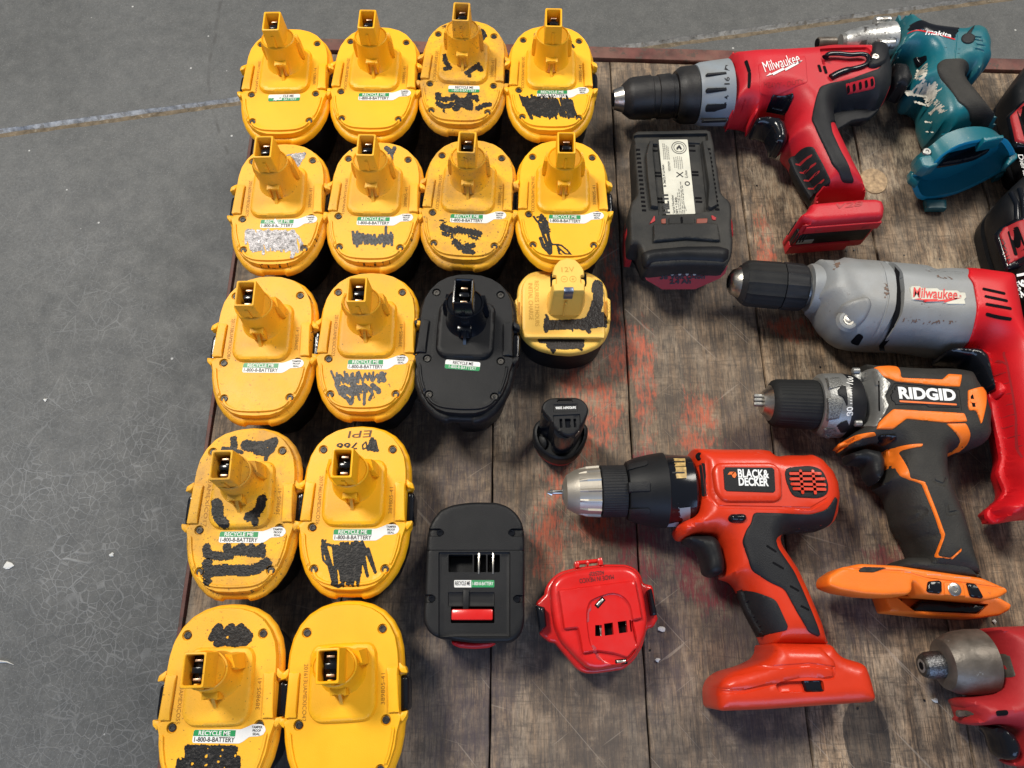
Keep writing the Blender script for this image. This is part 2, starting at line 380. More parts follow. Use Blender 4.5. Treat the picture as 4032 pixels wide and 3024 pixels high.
# ================================================================== SETTING: concrete floor and the plank platform
FZ = -.13
def node_mat(name):
    m = bpy.data.materials.new(name); m.use_nodes = True; return m, m.node_tree.nodes, m.node_tree.links, m.node_tree.nodes['Principled BSDF']
class G:
    """small node-graph helper"""
    def __init__(s, name): s.m, s.N, s.L, s.b = node_mat(name); s.pos = s.N.new('ShaderNodeNewGeometry').outputs['Position']
    def new(s, t, **k):
        n = s.N.new(t)
        for a, b in k.items(): setattr(n, a, b)
        return n
    def put(s, n, i, v):
        if isinstance(v, bpy.types.NodeSocket): s.L.new(v, n.inputs[i])
        elif isinstance(v, tuple) and len(v) == 3 and n.inputs[i].type == 'RGBA': n.inputs[i].default_value = (*v, 1)
        else: n.inputs[i].default_value = v
    def mth(s, op, a, b=0.0, c=None):
        n = s.new('ShaderNodeMath', operation=op); s.put(n, 0, a); s.put(n, 1, b)
        if c is not None: s.put(n, 2, c)
        return n.outputs[0]
    def scl(s, v, k):
        n = s.new('ShaderNodeMapping'); s.put(n, 0, v); n.inputs['Scale'].default_value = k; return n.outputs[0]
    def noise(s, sc, det=4, ro=.55, vec=None, dis=0.0):
        n = s.new('ShaderNodeTexNoise'); s.put(n, 'Vector', vec if vec is not None else s.pos); s.put(n, 'Scale', sc); s.put(n, 'Detail', det); s.put(n, 'Roughness', ro); s.put(n, 'Distortion', dis); return n.outputs['Fac']
    def rng(s, f, a, b, c=0.0, d=1.0):
        n = s.new('ShaderNodeMapRange'); s.put(n, 0, f); s.put(n, 1, a); s.put(n, 2, b); s.put(n, 3, c); s.put(n, 4, d); return n.outputs[0]
    def mix(s, f, a, b, bl='MIX'):
        n = s.new('ShaderNodeMix', data_type='RGBA', blend_type=bl); s.put(n, 0, f); s.put(n, 6, a); s.put(n, 7, b); return n.outputs[2]
    def sep(s): n = s.new('ShaderNodeSeparateXYZ'); s.put(n, 0, s.pos); return n.outputs
    def blob(s, x, y, rx, ry, soft=.6):
        X, Y, _ = s.xyz; a = s.mth('DIVIDE', s.mth('SUBTRACT', X, x), rx); b = s.mth('DIVIDE', s.mth('SUBTRACT', Y, y), ry)
        d = s.mth('SQRT', s.mth('ADD', s.mth('MULTIPLY', a, a), s.mth('MULTIPLY', b, b))); return s.rng(d, 1+soft, 1-soft)
    def bump(s, h, st, di, nrm=None):
        n = s.new('ShaderNodeBump'); s.put(n, 'Height', h); s.put(n, 'Strength', st); s.put(n, 'Distance', di)
        if nrm is not None: s.L.new(nrm, n.inputs['Normal'])
        return n.outputs[0]
def concrete():
    g = G('grey_concrete'); g.xyz = g.sep()
    # warped position for the craze lines
    wn = g.new('ShaderNodeTexNoise'); g.put(wn, 'Vector', g.pos); g.put(wn, 'Scale', 22.); g.put(wn, 'Detail', 3.)
    vm = g.new('ShaderNodeVectorMath', operation='MULTIPLY_ADD'); g.L.new(wn.outputs['Color'], vm.inputs[0]); vm.inputs[1].default_value = (.020, .020, 0); g.L.new(g.pos, vm.inputs[2]); P = vm.outputs[0]
    def craze(sc, w, vec=P):
        n = g.new('ShaderNodeTexVoronoi', feature='DISTANCE_TO_EDGE'); g.put(n, 'Vector', vec); g.put(n, 'Scale', sc); return g.rng(n.outputs['Distance'], w, w*.25)
    base = g.mix(g.rng(g.noise(5, 5, .6), .3, .7), (.050, .054, .056), (.106, .110, .112))
    base = g.mix(g.rng(g.noise(60, 6, .7), .3, .72, 0., .55), base, (.150, .151, .148))
    base = g.mix(g.rng(g.noise(420, 3, .6), .35, .8, 0., .6), base, (.045, .045, .046))
    base = g.mix(g.rng(g.noise(700, 2, .6), .60, .72, 0., .5), base, (.26, .26, .25))
    zone = g.mth('MULTIPLY', g.rng(g.noise(3.2, 3), .36, .6, .3, 1.), g.rng(g.xyz[1], .62, .20, .12, 1.))
    c1 = g.mth('MULTIPLY', craze(38., .020), g.rng(g.noise(9, 3), .40, .58, .12, 1.)); c2 = g.mth('MULTIPLY', craze(115., .055), .55); cr = g.mth('MULTIPLY', g.mth('MAXIMUM', c1, c2), zone)
    base = g.mix(g.mth('MULTIPLY', cr, g.rng(g.noise(26, 5, .7), 0.38, .60, .15, .72)), base, (.27, .275, .28))
    fl = g.new('ShaderNodeTexVoronoi'); g.put(fl, 'Vector', g.pos); g.put(fl, 'Scale', 30.); g.put(fl, 'Randomness', 1.)
    base = g.mix(g.rng(fl.outputs['Distance'], .045, .03, 0., .75), base, (.55, .55, .54))
    X, Y, _ = g.xyz
    # an old drag mark of rubber curving towards the platform
    a = g.mth('SUBTRACT', X, g.mth('ADD', -.367, g.mth('MULTIPLY', g.mth('POWER', g.mth('MAXIMUM', g.mth('SUBTRACT', .70, Y), 0.), 2.), 1.9)))
    mk = g.mth('MULTIPLY', g.rng(g.mth('ABSOLUTE', g.mth('ADD', a, g.mth('MULTIPLY', g.mth('SUBTRACT', g.noise(12), .5), .012))), .0028, .0008), g.rng(g.noise(70, 3), .35, .6, 0., .7))
    base = g.mix(mk, base, (.05, .05, .05))
    g.L.new(base, g.b.inputs['Base Color']); g.L.new(g.rng(g.noise(40, 4), .3, .7, .55, .75), g.b.inputs['Roughness'])
    n1 = g.bump(g.noise(300, 4, .7), .35, .0006); g.L.new(g.bump(cr, .4, .0004, n1), g.b.inputs['Normal']); return g.m
CONC = concrete()
JOINT = mat('dirt_in_the_joint', (.145, .115, .080), .9, bump=.9, bs=500, var=.3, vs=120, speck=(.30, .27, .22), sp=(.6, 300, .7))
EDGE = mat('chipped_pale_joint_edge', (.44, .45, .46), .8, bump=.9, bs=500, var=.3, vs=150, speck=(.20, .18, .15), sp=(.56, 160, .7))
# the joint runs as one line across the floor
ja, jb = at(60, 516, FZ), at(3700, 24, FZ); jd = (jb-ja)/np.linalg.norm(jb-ja); jn = np.array([-jd[1], jd[0]])
def jline(off, amp, seed):
    t = np.arange(-3., 3.6, .006); p = ja+jd*t[:, None]; o = off+amp*nz(np.stack([t, t*0], 1), 120, seed)+amp*.6*nz(np.stack([t, t*0], 1), 420, seed+1); return p+jn*o[:, None]
up, up2, lo2, lo = jline(.0062, .0011, 1), jline(.0034, .0012, 2), jline(-.0048, .0012, 3), jline(-.0068, .0009, 4)
def strip(a, za, b, zb):
    n = len(a); v = [(x, y, za) for x, y in a]+[(x, y, zb) for x, y in b]; return Msh(v, [(i, i+1, n+i+1, n+i) for i in range(n-1)])
far, near = ja+jn*3.6+jd*np.arange(-3., 3.6, .006)[:, None], ja-jn*3.6+jd*np.arange(-3., 3.6, .006)[:, None]
fl = strip(up, FZ, far, FZ); fl.add(strip(near, FZ, lo, FZ)); f0 = link('floor', fl, CONC); tag(f0, kind='structure')
tag(link('floor_joint', strip(lo2, FZ-.0045, up2, FZ-.0045).add(strip(lo, FZ-.0001, lo2, FZ-.0045)), JOINT, f0), label='dirt filled control joint')
tag(link('joint_edge', strip(up2, FZ-.0045, up, FZ-.0001), EDGE, f0), label='pale chipped edge of the joint')

def wood():
    g = G('worn_stained_planks'); g.xyz = g.sep(); oi = g.new('ShaderNodeObjectInfo'); rnd = oi.outputs['Random']
    off = g.new('ShaderNodeCombineXYZ'); g.put(off, 0, g.mth('MULTIPLY', rnd, 7.)); g.put(off, 1, g.mth('MULTIPLY', rnd, 13.)); va = g.new('ShaderNodeVectorMath', operation='ADD'); g.L.new(g.pos, va.inputs[0]); g.L.new(off.outputs[0], va.inputs[1]); P = va.outputs[0]
    gr = g.noise(1., 7, .68, g.scl(P, (210, 14, 60)), 1.2); fine = g.noise(1., 5, .7, g.scl(P, (900, 60, 200)), .6); mid = g.noise(1., 5, .6, g.scl(P, (60, 9, 20)), 1.5)
    big = g.noise(9., 5, .6, P); saw = g.noise(1., 3, .6, g.scl(P, (40, 420, 60)), .4); clot = g.noise(55., 6, .75, P)
    c = g.mix(g.rng(gr, .36, .64), (.056, .035, .021), (.41, .275, .165))
    c = g.mix(g.rng(mid, .42, .70, 0., .65), c, (.42, .335, .24))
    c = g.mix(g.rng(fine, .50, .62, 0., .75), c, (.026, .018, .013))
    c = g.mix(g.rng(big, .47, .68, 0., .72), c, (.055, .043, .036))
    c = g.mix(g.rng(clot, .46, .60, 0., .6), c, (.030, .023, .019))
    c = g.mix(g.rng(clot, .44, .30, 0., .5), c, (.47, .365, .26))
    c = g.mix(g.rng(saw, .54, .66, 0., .45), c, (.045, .033, .025))
    c = g.mix(g.mth('MULTIPLY', g.rng(rnd, 0., 1., .0, .35), 1.), c, (.12, .10, .085))
    sc = g.noise(1., 6, .75, g.scl(P, (480, 80, 60)))
    def stain(blobs, col, k, lo=.46, hi=.60, nn=None):
        nonlocal c
        m = None
        for b in blobs:
            q = g.blob(*b); m = q if m is None else g.mth('MAXIMUM', m, q)
        t = g.mth('ADD', g.mth('MULTIPLY', sc, .55), g.mth('MULTIPLY', g.noise(34., 6, .7, P), .45))
        t = g.mth('ADD', t, g.mth('MULTIPLY', g.mth('SUBTRACT', m, 1.), .38))
        c = g.mix(g.mth('MULTIPLY', g.rng(t, lo, hi), k), c, col)
    # dark stains towards the front, the bluish door light painted in as violet
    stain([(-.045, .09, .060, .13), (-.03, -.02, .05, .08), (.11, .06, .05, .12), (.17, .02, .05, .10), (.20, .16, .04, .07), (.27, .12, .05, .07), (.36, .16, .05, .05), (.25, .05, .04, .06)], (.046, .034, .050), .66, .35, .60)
    stain([(.075, .345, .055, .10), (.16, .34, .04, .06), (.0, .30, .03, .04), (.30, .30, .05, .05)], (.028, .022, .018), .7, .38, .58)
    # old red and orange spray paint rubbed into the boards
    stain([(.062, .20, .045, .085), (.050, .12, .050, .07), (.088, .33, .013, .13), (.112, .22, .016, .12), (.228, .355, .018, .075), (.155, .19, .03, .06), (.10, .25, .04, .06), (.245, .275, .05, .02), (.03, .085, .03, .05)], (.52, .105, .050), .82, .465, .580)
    stain([(.10, .09, .03, .05), (.15, .07, .04, .05), (.22, .015, .04, .03), (.30, .08, .05, .02), (.11, .15, .03, .03)], (.20, .022, .032), .75, .44, .56)
    stain([(.175, .40, .012, .03)], (.05, .10, .05), .4, .47, .6)
    stain([(.055, .07, .03, .05), (-.005, .20, .014, .06), (.02, .34, .02, .06), (.145, .47, .05, .05), (.36, .47, .05, .05), (.29, .44, .13, .09), (.40, .30, .08, .10), (.16, .50, .06, .04)], (.56, .45, .31), .72, .45, .62)
    # dark burnt patch at the front
    X, Y, _ = g.xyz
    bb = g.mth('ADD', g.blob(.2545, -.048, .016, .034, .12), g.mth('MULTIPLY', g.mth('SUBTRACT', g.noise(38, 4), .5), 2.2)); c = g.mix(g.rng(bb, .45, .56, 0., .72), c, (.016, .013, .013))
    # fine scratches
    def scratch(ang, scl_, th, k):
        n = g.new('ShaderNodeMapping'); g.put(n, 0, P); n.inputs['Rotation'].default_value = (0, 0, R_(ang))
        return g.mth('MULTIPLY', g.rng(g.noise(1., 2, .5, g.scl(n.outputs[0], (9, scl_, 1)), .8), th, th+.03), k)
    s1 = g.mth('MAXIMUM', scratch(48, 330, .70, .4), g.mth('MAXIMUM', scratch(-35, 300, .71, .4), scratch(15, 360, .72, .3)))
    c = g.mix(s1, c, (.36, .30, .24))
    g.L.new(c, g.b.inputs['Base Color']); g.L.new(g.rng(gr, .3, .7, .62, .82), g.b.inputs['Roughness'])
    h = g.mth('ADD', g.mth('MULTIPLY', gr, .6), g.mth('MULTIPLY', fine, .5)); g.L.new(g.bump(g.mth('SUBTRACT', h, g.mth('MULTIPLY', s1, .3)), .85, .0011), g.b.inputs['Normal']); return g.m
WOOD = wood()
MAROON = mat('chipped_maroon_paint_on_steel', (.13, .045, .038), .6, bump=.6, bs=300, var=.3, vs=60, speck=(.07, .05, .04), sp=(.56, 90, .8), dust=(.20, .12, .09), du=.6)
plat = thing('wooden_platform', 'worn wooden plank platform in a maroon steel frame, under all the tools and battery packs', 'platform', (0.1, .2, FZ))
seam = [-.2470, -.1300, -.0160, .0980, .2137, .3283, .4397, .5540, .6680]
def ytop(x): return .5705-(x-.085)*.0375
YB = -.42
for i, (a, b) in enumerate(zip(seam[:-1], seam[1:])):
    g1, g2 = .0005+.0003*random.random(), .0005+.0003*random.random(); a += g1; b -= g2
    # wavy long edges, softened arris
    ys = np.linspace(YB, 1, 60); L = []; Rr = []
    for side, x in ((0, a), (1, b)):
        e = [(x+.00025*math.sin(k*.7+i*2+side)+.0002*math.sin(k*1.9+i+side*3)+random.uniform(-.00012, .00012), YB+(ytop(x)-.0015-YB)*k/59) for k in range(60)]
        (L if side == 0 else Rr).extend(e)
    out = np.array(L[::-1]+Rr)
    dz = random.uniform(-.0009, 0)
    s = Slab(out, -.022, dz, .0008, st=.012)
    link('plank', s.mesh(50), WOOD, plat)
# steel angle frame round the boards: a flange behind them and one on the left
xl, xr = -.2505, .680
def bar(name, pts, w, z0, z1, label):
    (x0, y0), (x1, y1) = pts; d = np.array([x1-x0, y1-y0]); d /= np.linalg.norm(d); n = np.array([-d[1], d[0]])*w/2
    p = np.array([(x0, y0)-n, (x1, y1)-n, (x1, y1)+n, (x0, y0)+n]); link(name, Slab(fil(p, .0006), z0, z1, .0008, st=.02, bot=True).mesh(), MAROON, plat, label)
bar('frame_rail', ((xl-.0042, ytop(xl)+.0078), (xr, ytop(xr)+.0078)), .0150, -.040, .0022, 'rear rail of the steel frame')
bar('frame_rail', ((xl+.0006, YB), (xl+.0006, ytop(xl))), .0036, -.040, -.0010, 'left rail of the steel frame')
for x, y in ((xl+.02, ytop(xl)-.02), (xl+.02, YB+.05), (xr-.03, ytop(xr)-.02), (xr-.03, YB+.05)): link('leg', box((x, y, (FZ-.022)/2-.0005), (.035, .035, -FZ-.022-.002), bev=.002), MAROON, plat)
for y in (YB+.06, .08, ytop(.2)-.06): link('bearer', box((.21, y, -.0445), (.90, .06, .044), bev=.002), WOOD, plat)
PLUG = mat('pale_end_grain_plug', (.40, .28, .165), .7, bump=.8, bs=400, var=.3, vs=250, dust=(.22, .15, .09), du=.5)
pc = at(3442, 712, .0007); pg = np.array([(pc[0]+.0128*math.cos(t)*(1+.04*math.sin(3*t)), pc[1]+.0142*math.sin(t)*(1+.03*math.sin(2*t))) for t in np.linspace(0, 2*math.pi, 40, endpoint=False)])
link('wood_plug', Slab(pg, -.004, .0009, .0010, st=.003).mesh(), PLUG, plat, 'round pale plug let into a plank')
# nail holes
nh = Msh()
for u, v in ((3332, 988), (3363, 985), (2980, 730), (3378, 2788), (3640, 2758), (2890, 1205), (3560, 1005), (3700, 1020), (2420, 545), (2560, 2560), (3230, 1445)):
    p = at(u, v, 0); nh.add(lathe([(0, .0009), (.0004, .0007)], (p[0], p[1], -.0001), (0, 0, 1), 10))
link('nail_head', nh, M['ink'], plat)['kind'] = 'stuff'
# ================================================================== 18 volt packs with a tall terminal post
Z0 = 0.060
half = [(0, 63.6), (9, 62.9), (18, 60.4), (26, 55.8), (32.3, 49), (36.6, 40.5), (38.8, 31), (39.4, 22), (39.6, 17.2), (40.9, 15.6), (40.6, 13.2), (37.6, 13.0), (37.5, -9.4), (41.3, -9.8), (41.4, -12.5), (39.8, -16), (39, -24), (36.8, -34), (32.6, -44), (27.0, -52), (20.5, -58), (14.5, -60.9), (9.5, -61.9), (8.3, -60.4), (0, -60.6)]
def mirror(h): return np.array([(x, y) for x, y in h]+[(-x, y) for x, y in h[::-1] if abs(x) > 1e-6])/1000
capo = fil(mirror(half), .0012, 3)
topi = fil(mirror([(0, 60.8), (9, 60.2), (18, 57.4), (25, 52.8), (30.5, 46), (34.3, 38), (36.0, 29), (36.4, 22), (36.4, 13.5), (37.0, 12.9), (37.0, -9.3), (38.6, -10.5), (37.6, -14.5), (35.6, -21), (34.2, -30), (30.6, -40), (25, -48.5), (18.5, -53.8), (11, -56.4), (0, -57)]), .0015, 3)
pad = fil(mirror([(0, 35.5), (18.5, 35), (22, 30), (22.6, 10), (22.4, -7), (17, -13.2), (0, -13.6)]), [.006]*20, 5)
ribF = spl([(-24.5, -44.5), (-21.5, -48.6), (-15, -51.7), (-7, -52.7), (0, -52.9), (7, -52.7), (15, -51.7), (21.5, -48.6), (24.5, -44.5)], 3, False)/1000
ribS = lambda s: np.array([(33.2*s, -19), (32.2*s, -26), (30.2*s, -34), (28.4*s, -38.5)])/1000
SCR = [(-25.4, 43.2), (25.4, 43.2), (-28.2, -13.6), (28.2, -13.4), (-24.6, -42.6), (24.8, -42.4)]
wells = [Mod(np.array([(x/1000+.0034*math.cos(t), y/1000+.0034*math.sin(t)) for t in np.linspace(0, 6.283, 16, endpoint=False)]), -.0016, .0004) for x, y in SCR]
cap_mods = [Mod(topi, .0050, .0006), Mod(pad, .0040, .0030), Mod(ribF, .0017, w=.0012, closed=False), Mod(ribS(1), .0015, w=.0010, closed=False), Mod(ribS(-1), .0015, w=.0010, closed=False)]+wells
CAP = Slab(capo, .0485, Z0-.0050, .0036, ez=.0040, st=.0026, mods=cap_mods)
CAP.eb = .0008
H18 = lambda X: CAP.H(X)
cap_me = CAP.mesh(34)
# raised guide rails on both flanks
for s in (-1, 1):
    rr = fil(np.array([(s*28.8, 18.4), (s*35.6, 18.6), (s*37.0, -9.0), (s*29.8, -9.0)])/1000, .0005, 2)
    cap_me.add(Slab(rr, .058, .0622, .0006, st=.004).mesh())
    e = fil(np.array([(s*36.6, 21.5), (s*41.4, 18.2), (s*42.0, 14.6), (s*38.2, 14.6), (s*36.2, 17)])/1000, .0008, 2); cap_me.add(Slab(e, .051, .0598, .0012, st=.003).mesh())
    e = fil(np.array([(s*36.0, -9.3), (s*42.0, -8.6), (s*41.6, -12.2), (s*38.2, -15.2), (s*36.4, -13)])/1000, .0008, 2); cap_me.add(Slab(e, .051, .0594, .0012, st=.003).mesh())
# black case below: waist, then bulging cells
def ringz(sc, z, scy=None, wob=0):
    o = resamp(fil(mirror([(0, 61.5), (18, 58.5), (31, 48), (37, 34), (38.2, 16), (38.2, -10), (37.6, -24), (31.5, -43), (19, -57), (8, -60), (0, -60)]), .004, 4), .006); o = o[:64] if len(o) >= 64 else o
    return [(x*sc, y*(scy or sc)*(1+wob*math.cos(6*math.atan2(y, x))), z) for x, y in o]
body_me = loft([ringz(.86, 0, .86), ringz(.90, .0018, .89, .006), ringz(.93, .014, .92, .008), ringz(.955, .028, .945, .004), ringz(.972, .040, .965), ringz(.985, .0495, .985)], 50)
# release buttons
def button18(s):
    o = fil(np.array([(s*36.5, 13.0), (s*41.6, 12.4), (s*42.3, 9), (s*42.3, -5), (s*41.6, -8.8), (s*36.5, -9.4)])/1000, .0015, 3); m = Slab(o, .034, .0540, .0018, st=.003).mesh()
    return m
def el(cx, cy, rx, ry, z, n=28, sq=2.0):
    return [(cx+rx*abs(math.cos(t))**(2/sq)*(1 if math.cos(t) > 0 else -1), cy+ry*abs(math.sin(t))**(2/sq)*(1 if math.sin(t) > 0 else -1), z) for t in [2*math.pi*k/n for k in range(n)]]
mm = .001
post_me = loft([el(0, 17.5*mm, 16.6*mm, 15.6*mm, .0628), el(0, 18.4*mm, 15.2*mm, 14.4*mm, .0655), el(0, 19.2*mm, 14.5*mm, 13.4*mm, .070), el(0, 19.9*mm, 14.1*mm, 12.7*mm, .077), el(0, 20.5*mm, 14.0*mm, 12.3*mm, .0862), el(0, 20.7*mm, 14.3*mm, 12.5*mm, .0872), el(0, 20.8*mm, 14.2*mm, 12.4*mm, .0888), el(0, 20.8*mm, 13.4*mm, 11.6*mm, .0894), el(0, 20.8*mm, 12.6*mm, 10.8*mm, .0886)], 32)
for s in (-1, 1):
    # buttress fins at the rear flanks
    P = lambda x, y, z: (s*x*mm, y*mm, z)
    post_me.add(loft([[P(10, 32, .0635), P(15.8, 31.5, .0635), P(17.6, 22, .0635), P(12, 20, .0635)], [P(10, 31, .076), P(15.8, 30.5, .076), P(17.6, 21.2, .076), P(12, 20.0, .076)], [P(9.5, 30, .0830), P(14.6, 29.4, .0850), P(16.6, 22.0, .0830), P(11, 21.5, .0815)]], 30))
# key bracket and tapering foot at the front of the post
post_me.add(box((-.0042, .0060, .0705), (.0020, .0060, .012), bev=.0005)).add(box((.0042, .0060, .0705), (.0020, .0060, .012), bev=.0005)).add(box((0, .0066, .0755), (.0104, .0058, .0022), bev=.0005))
post_me.add(loft([[(-1.5*mm, 8*mm, .0630), (1.5*mm, 8*mm, .0630), (1.2*mm, -3.5*mm, .0630), (-1.2*mm, -3.5*mm, .0630)], [(-1.2*mm, 8*mm, .0715), (1.2*mm, 8*mm, .0715), (1.0*mm, 3.0*mm, .0700), (-1.0*mm, 3.0*mm, .0700)]], 30))
post_me.add(box((0, 20.6*mm+(-9.4)*mm, .0955), (.0024, .0036, .0125), bev=.0005))
# square socket: outer wall, rim and inner wall
def rect(cx, cy, w, d, z, r=.0012):
    return [(x, y, z) for x, y in fil(np.array([(cx-w/2, cy-d/2), (cx+w/2, cy-d/2), (cx+w/2, cy+d/2), (cx-w/2, cy+d/2)]), r, 3)]
cy = 20.9*mm; w, d = 14.4*mm, 20.6*mm
sock = loft([rect(0, cy, w+.0010, d+.0010, .086), rect(0, cy, w, d, .1068), rect(0, cy, w-.0006, d-.0006, .1075), rect(0, cy, w-.0024, d-.0024, .1077), rect(0, cy, w-.0032, d-.0032, .1071), rect(0, cy, w-.0034, d-.0034, .0925)], 40, cap=False)
n = 16; sock.f.append(tuple(range(len(sock.v)-n, len(sock.v))))
post_me.add(sock)
insert_me = box((.0006, cy-.0002, .0962), (.0074, .0036, .0115), bev=.0004).add(box((.0006, cy-.0002, .0950), (.0048, .0140, .0050), bev=.0003)).add(box((0, cy, .0930), (w-.0036, d-.0036, .0008), bev=0))
term = [box((.0004, cy+q*mm, .0972), (.0048, .0014, .0085), bev=.0002) for q in (-5.6, 5.4)]
screw_me = []
for x, y in SCR:
    z = H18(np.array([[x*mm, y*mm]]))[0]
    sm = lathe([(-.0004, .0025), (.0008, .0025), (.0011, .0021), (.0011, .0012), (.0006, .0011)], (x*mm, y*mm, z), (0, 0, 1), 14); screw_me.append(sm)
cap_b, body_b, post_b = cap_me.build('cap'), body_me.build('case'), post_me.build('terminal_post')
btn_b = [button18(-1).build('release_button'), button18(1).build('release_button')]; ins_b = insert_me.build('terminal_block'); term_b = [t.build('terminal') for t in term]
screw_b = [s.build('screw') for s in screw_me]
for me, m in ((cap_b, 'yellow'), (body_b, 'black'), (post_b, 'yellow'), (btn_b[0], 'black_gloss'), (btn_b[1], 'black_gloss'), (ins_b, 'black_gloss'), (term_b[0], 'copper'), (term_b[1], 'copper')): me.materials.append(M[m])
for s in screw_b: s.materials.append(M['steel'])
def copyo(o, parent=None, m=None):
    c = o.copy(); COL.objects.link(c)
    if parent: c.parent = parent
    if m: c.material_slots[0].link = 'OBJECT'; c.material_slots[0].material = m
    return c
c1, c2, c3, c4, c5, c6, c7, c8 = Crop(900, 0, .36166), Crop(1600, 0, .36166), Crop(850, 480, .36166), Crop(1600, 480, .36166), Crop(800, 1050, .40687), Crop(1600, 980, .40687), Crop(700, 1650, .45208), Crop(550, 2324, .47468)
M['grime'] = mat('dark_grime', (.05, .035, .022), .7)
GY = 'yellow battery packs set out in rows'
# sticker art in pack coordinates (millimetres)
def sticker(root, kind, L, torn=0):
    """kind A: long label with a white tab; B: short two line label. L: world points -> pack coordinates of its lower left and lower right corner"""
    a, b = L; e = (b-a)/np.linalg.norm(b-a); n = np.array([-e[1], e[0]]); k = np.linalg.norm(b-a)
    Q = lambda x, y: a+e*x*mm+n*y*mm; wd = k/mm; base = lambda X: np.full(len(np.atleast_2d(X)), H18(np.array([Q(wd/2, 2.5)]))[0])
    if kind == 'A':
        o = [(0, .8), (.8, 0), (wd+3.4, 0), (wd+6.2, 1.6), (wd+9.0, 4.0), (wd+15.5, 4.4), (wd+18.2, 5.4), (wd+19.4, 8.0), (wd+18.2, 10.6), (wd+15.5, 11.6), (wd+10.5, 11.4), (wd+6.5, 9.6), (wd+3.0, 8.3), (.8, 7.8), (0, 7.0)]
        s = link('recycling_sticker', flat(fil(np.array([Q(*p) for p in o]), .0012, 3), base, .00022, .004), M['white'], root, 'white label with green strip and a rounded seal tab', False)
        link('green_band', flat(np.array([Q(.1, 4.1), Q(wd, 4.1), Q(wd, 7.75), Q(1.0, 7.75), Q(.1, 7.0)]), base, .00034, .004), M['green'], s, world=False)
        link('print', letters('RECYCLE ME', Q(wd*.13, 4.6), Q(wd*.88, 4.6), .0027, base, .00046, .014), M['whiteink'], s, world=False)
        t = letters('1-800-8-BATTERY', Q(wd*.04, .7), Q(wd*1.0, .7), .0029, base, .00036, .018)
        for j, (q, ln) in enumerate((('TAMPER', 7.0), ('PROOF', 5.4), ('SEAL', 4.8))): t.add(letters(q, Q(wd+13.5-ln/2, 9.0-j*2.05), Q(wd+13.5+ln/2, 9.0-j*2.05), .00150, base, .00036, .02))
        link('print', t, M['ink'], s, world=False)
    else:
        o = [(0, .8), (.8, 0), (wd-.8, 0), (wd, .8), (wd, 6.6), (wd-.8, 7.4), (.8, 7.4), (0, 6.6)]
        s = link('recycling_sticker', flat(fil(np.array([Q(*p) for p in o]), .0006, 2), base, .00022, .004), M['white'], root, 'short white and green label', False)
        link('green_band', flat(np.array([Q(.8, .05), Q(wd-.8, .05), Q(wd-.05, .8), Q(wd-.05, 3.5), Q(.05, 3.5), Q(.05, .8)]), base, .00034, .004), M['green'], s, world=False)
        w0 = .46 if torn else .22
        link('print', letters('CLE ME' if torn else 'RECYCLE ME', Q(wd*w0, 4.15), Q(wd*.80, 4.15), .0026, base, .00036, .016), M['ink'], s, world=False)
        link('print', letters('BATTERY' if torn else '1-800-8-BATTERY', Q(wd*(.5 if torn else .12), .7), Q(wd*.90, .6), .0025, base, .00046, .0), M['whiteink'], s, world=False)
    if torn:
        q = [np.array([Q(wd*.1, 4.2), Q(wd*.3, 3.6), Q(wd*.40, 4.6)]), np.array([Q(wd*.2, 1.6), Q(wd*.42, 2.0)])] if kind == 'B' else [np.array([Q(wd*.45, 7.2), Q(wd*.50, 4.2), Q(wd*.62, 1.4)]), np.array([Q(wd+10, 9), Q(wd+12, 5.5)])]
        link('scuff', ink([(p, .0011) for p in q], base, rough=.0008, lift=.00058, seed=3), M['white'], s, 'scraped bare patch of the label', False)
def pack18(key, crop, rl, rr_, label, dirt='yellow', stk=None, code='', marks=None, num='389805-41', black=False, torn=0):
    a, b = crop.at([rl, rr_], .0622); d = b-a; th = math.atan2(d[1], d[0]); c = (a+b)/2; n = np.array([-math.sin(th), math.cos(th)]); c = c-n*.0047
    root = thing('battery_pack', label, 'battery', (c[0], c[1], .0006), th, None if black else GY)
    loc = lambda P: np.stack([(P-c) @ np.array([math.cos(th), math.sin(th)]), (P-c) @ n], -1)
    mt = M['black'] if black else M[dirt]
    cap = link('cap', cap_b, None, root)
    for o, me in ((cap, 0),): o.material_slots[0].link = 'OBJECT'; o.material_slots[0].material = mt
    p = link('terminal_post', post_b, None, root); p.material_slots[0].link = 'OBJECT'; p.material_slots[0].material = M['black_gloss'] if black else mt
    link('case', body_b, None, root)
    for q in btn_b: link('release_button', q, None, root)
    link('terminal_block', ins_b, None, p)
    for q in term_b: link('terminal', q, None, p)
    for q in screw_b: link('screw', q, None, cap)
    if stk:
        S0 = loc(crop.at(stk[1], Z0)); sticker(root, stk[0], S0, torn)
    if code:
        em = M['ink'] if black else M['emboss']
        link('embossed_code', letters(code, np.array((-.0262, .0235)), np.array((-.0262, -.0115)), .0026, H18, .00018), em, cap, world=False)
        link('embossed_code', letters(num, np.array((.0275, -.0040)), np.array((.0275, .0150)), .0026, H18, .00018), em, cap, world=False)
    if dirt != 'yellow' and not black:
        lk = resamp(topi, .002); n_ = len(lk)
        for q in range(2 if dirt == 'yellow_worn' else 4):
            a0 = (sum(map(ord, label))*7+q*31) % n_; seg = np.array([lk[(a0+t) % n_] for t in range(14+q*5)])
            link('grime', ink([(seg, .00035)], H18, rough=.0011, holes=.12, seed=q+n_), M['grime'], cap, world=False)
    for i, (nm, mm_, st, kw, lb) in enumerate(marks or []):
        ss = [(loc(crop.at(pp, Z0)), r*crop.k*.000235) for pp, r in st]
        link(nm, ink(ss, H18, seed=int(key)+i, **kw), M[mm_], root, lb, False)
    return root
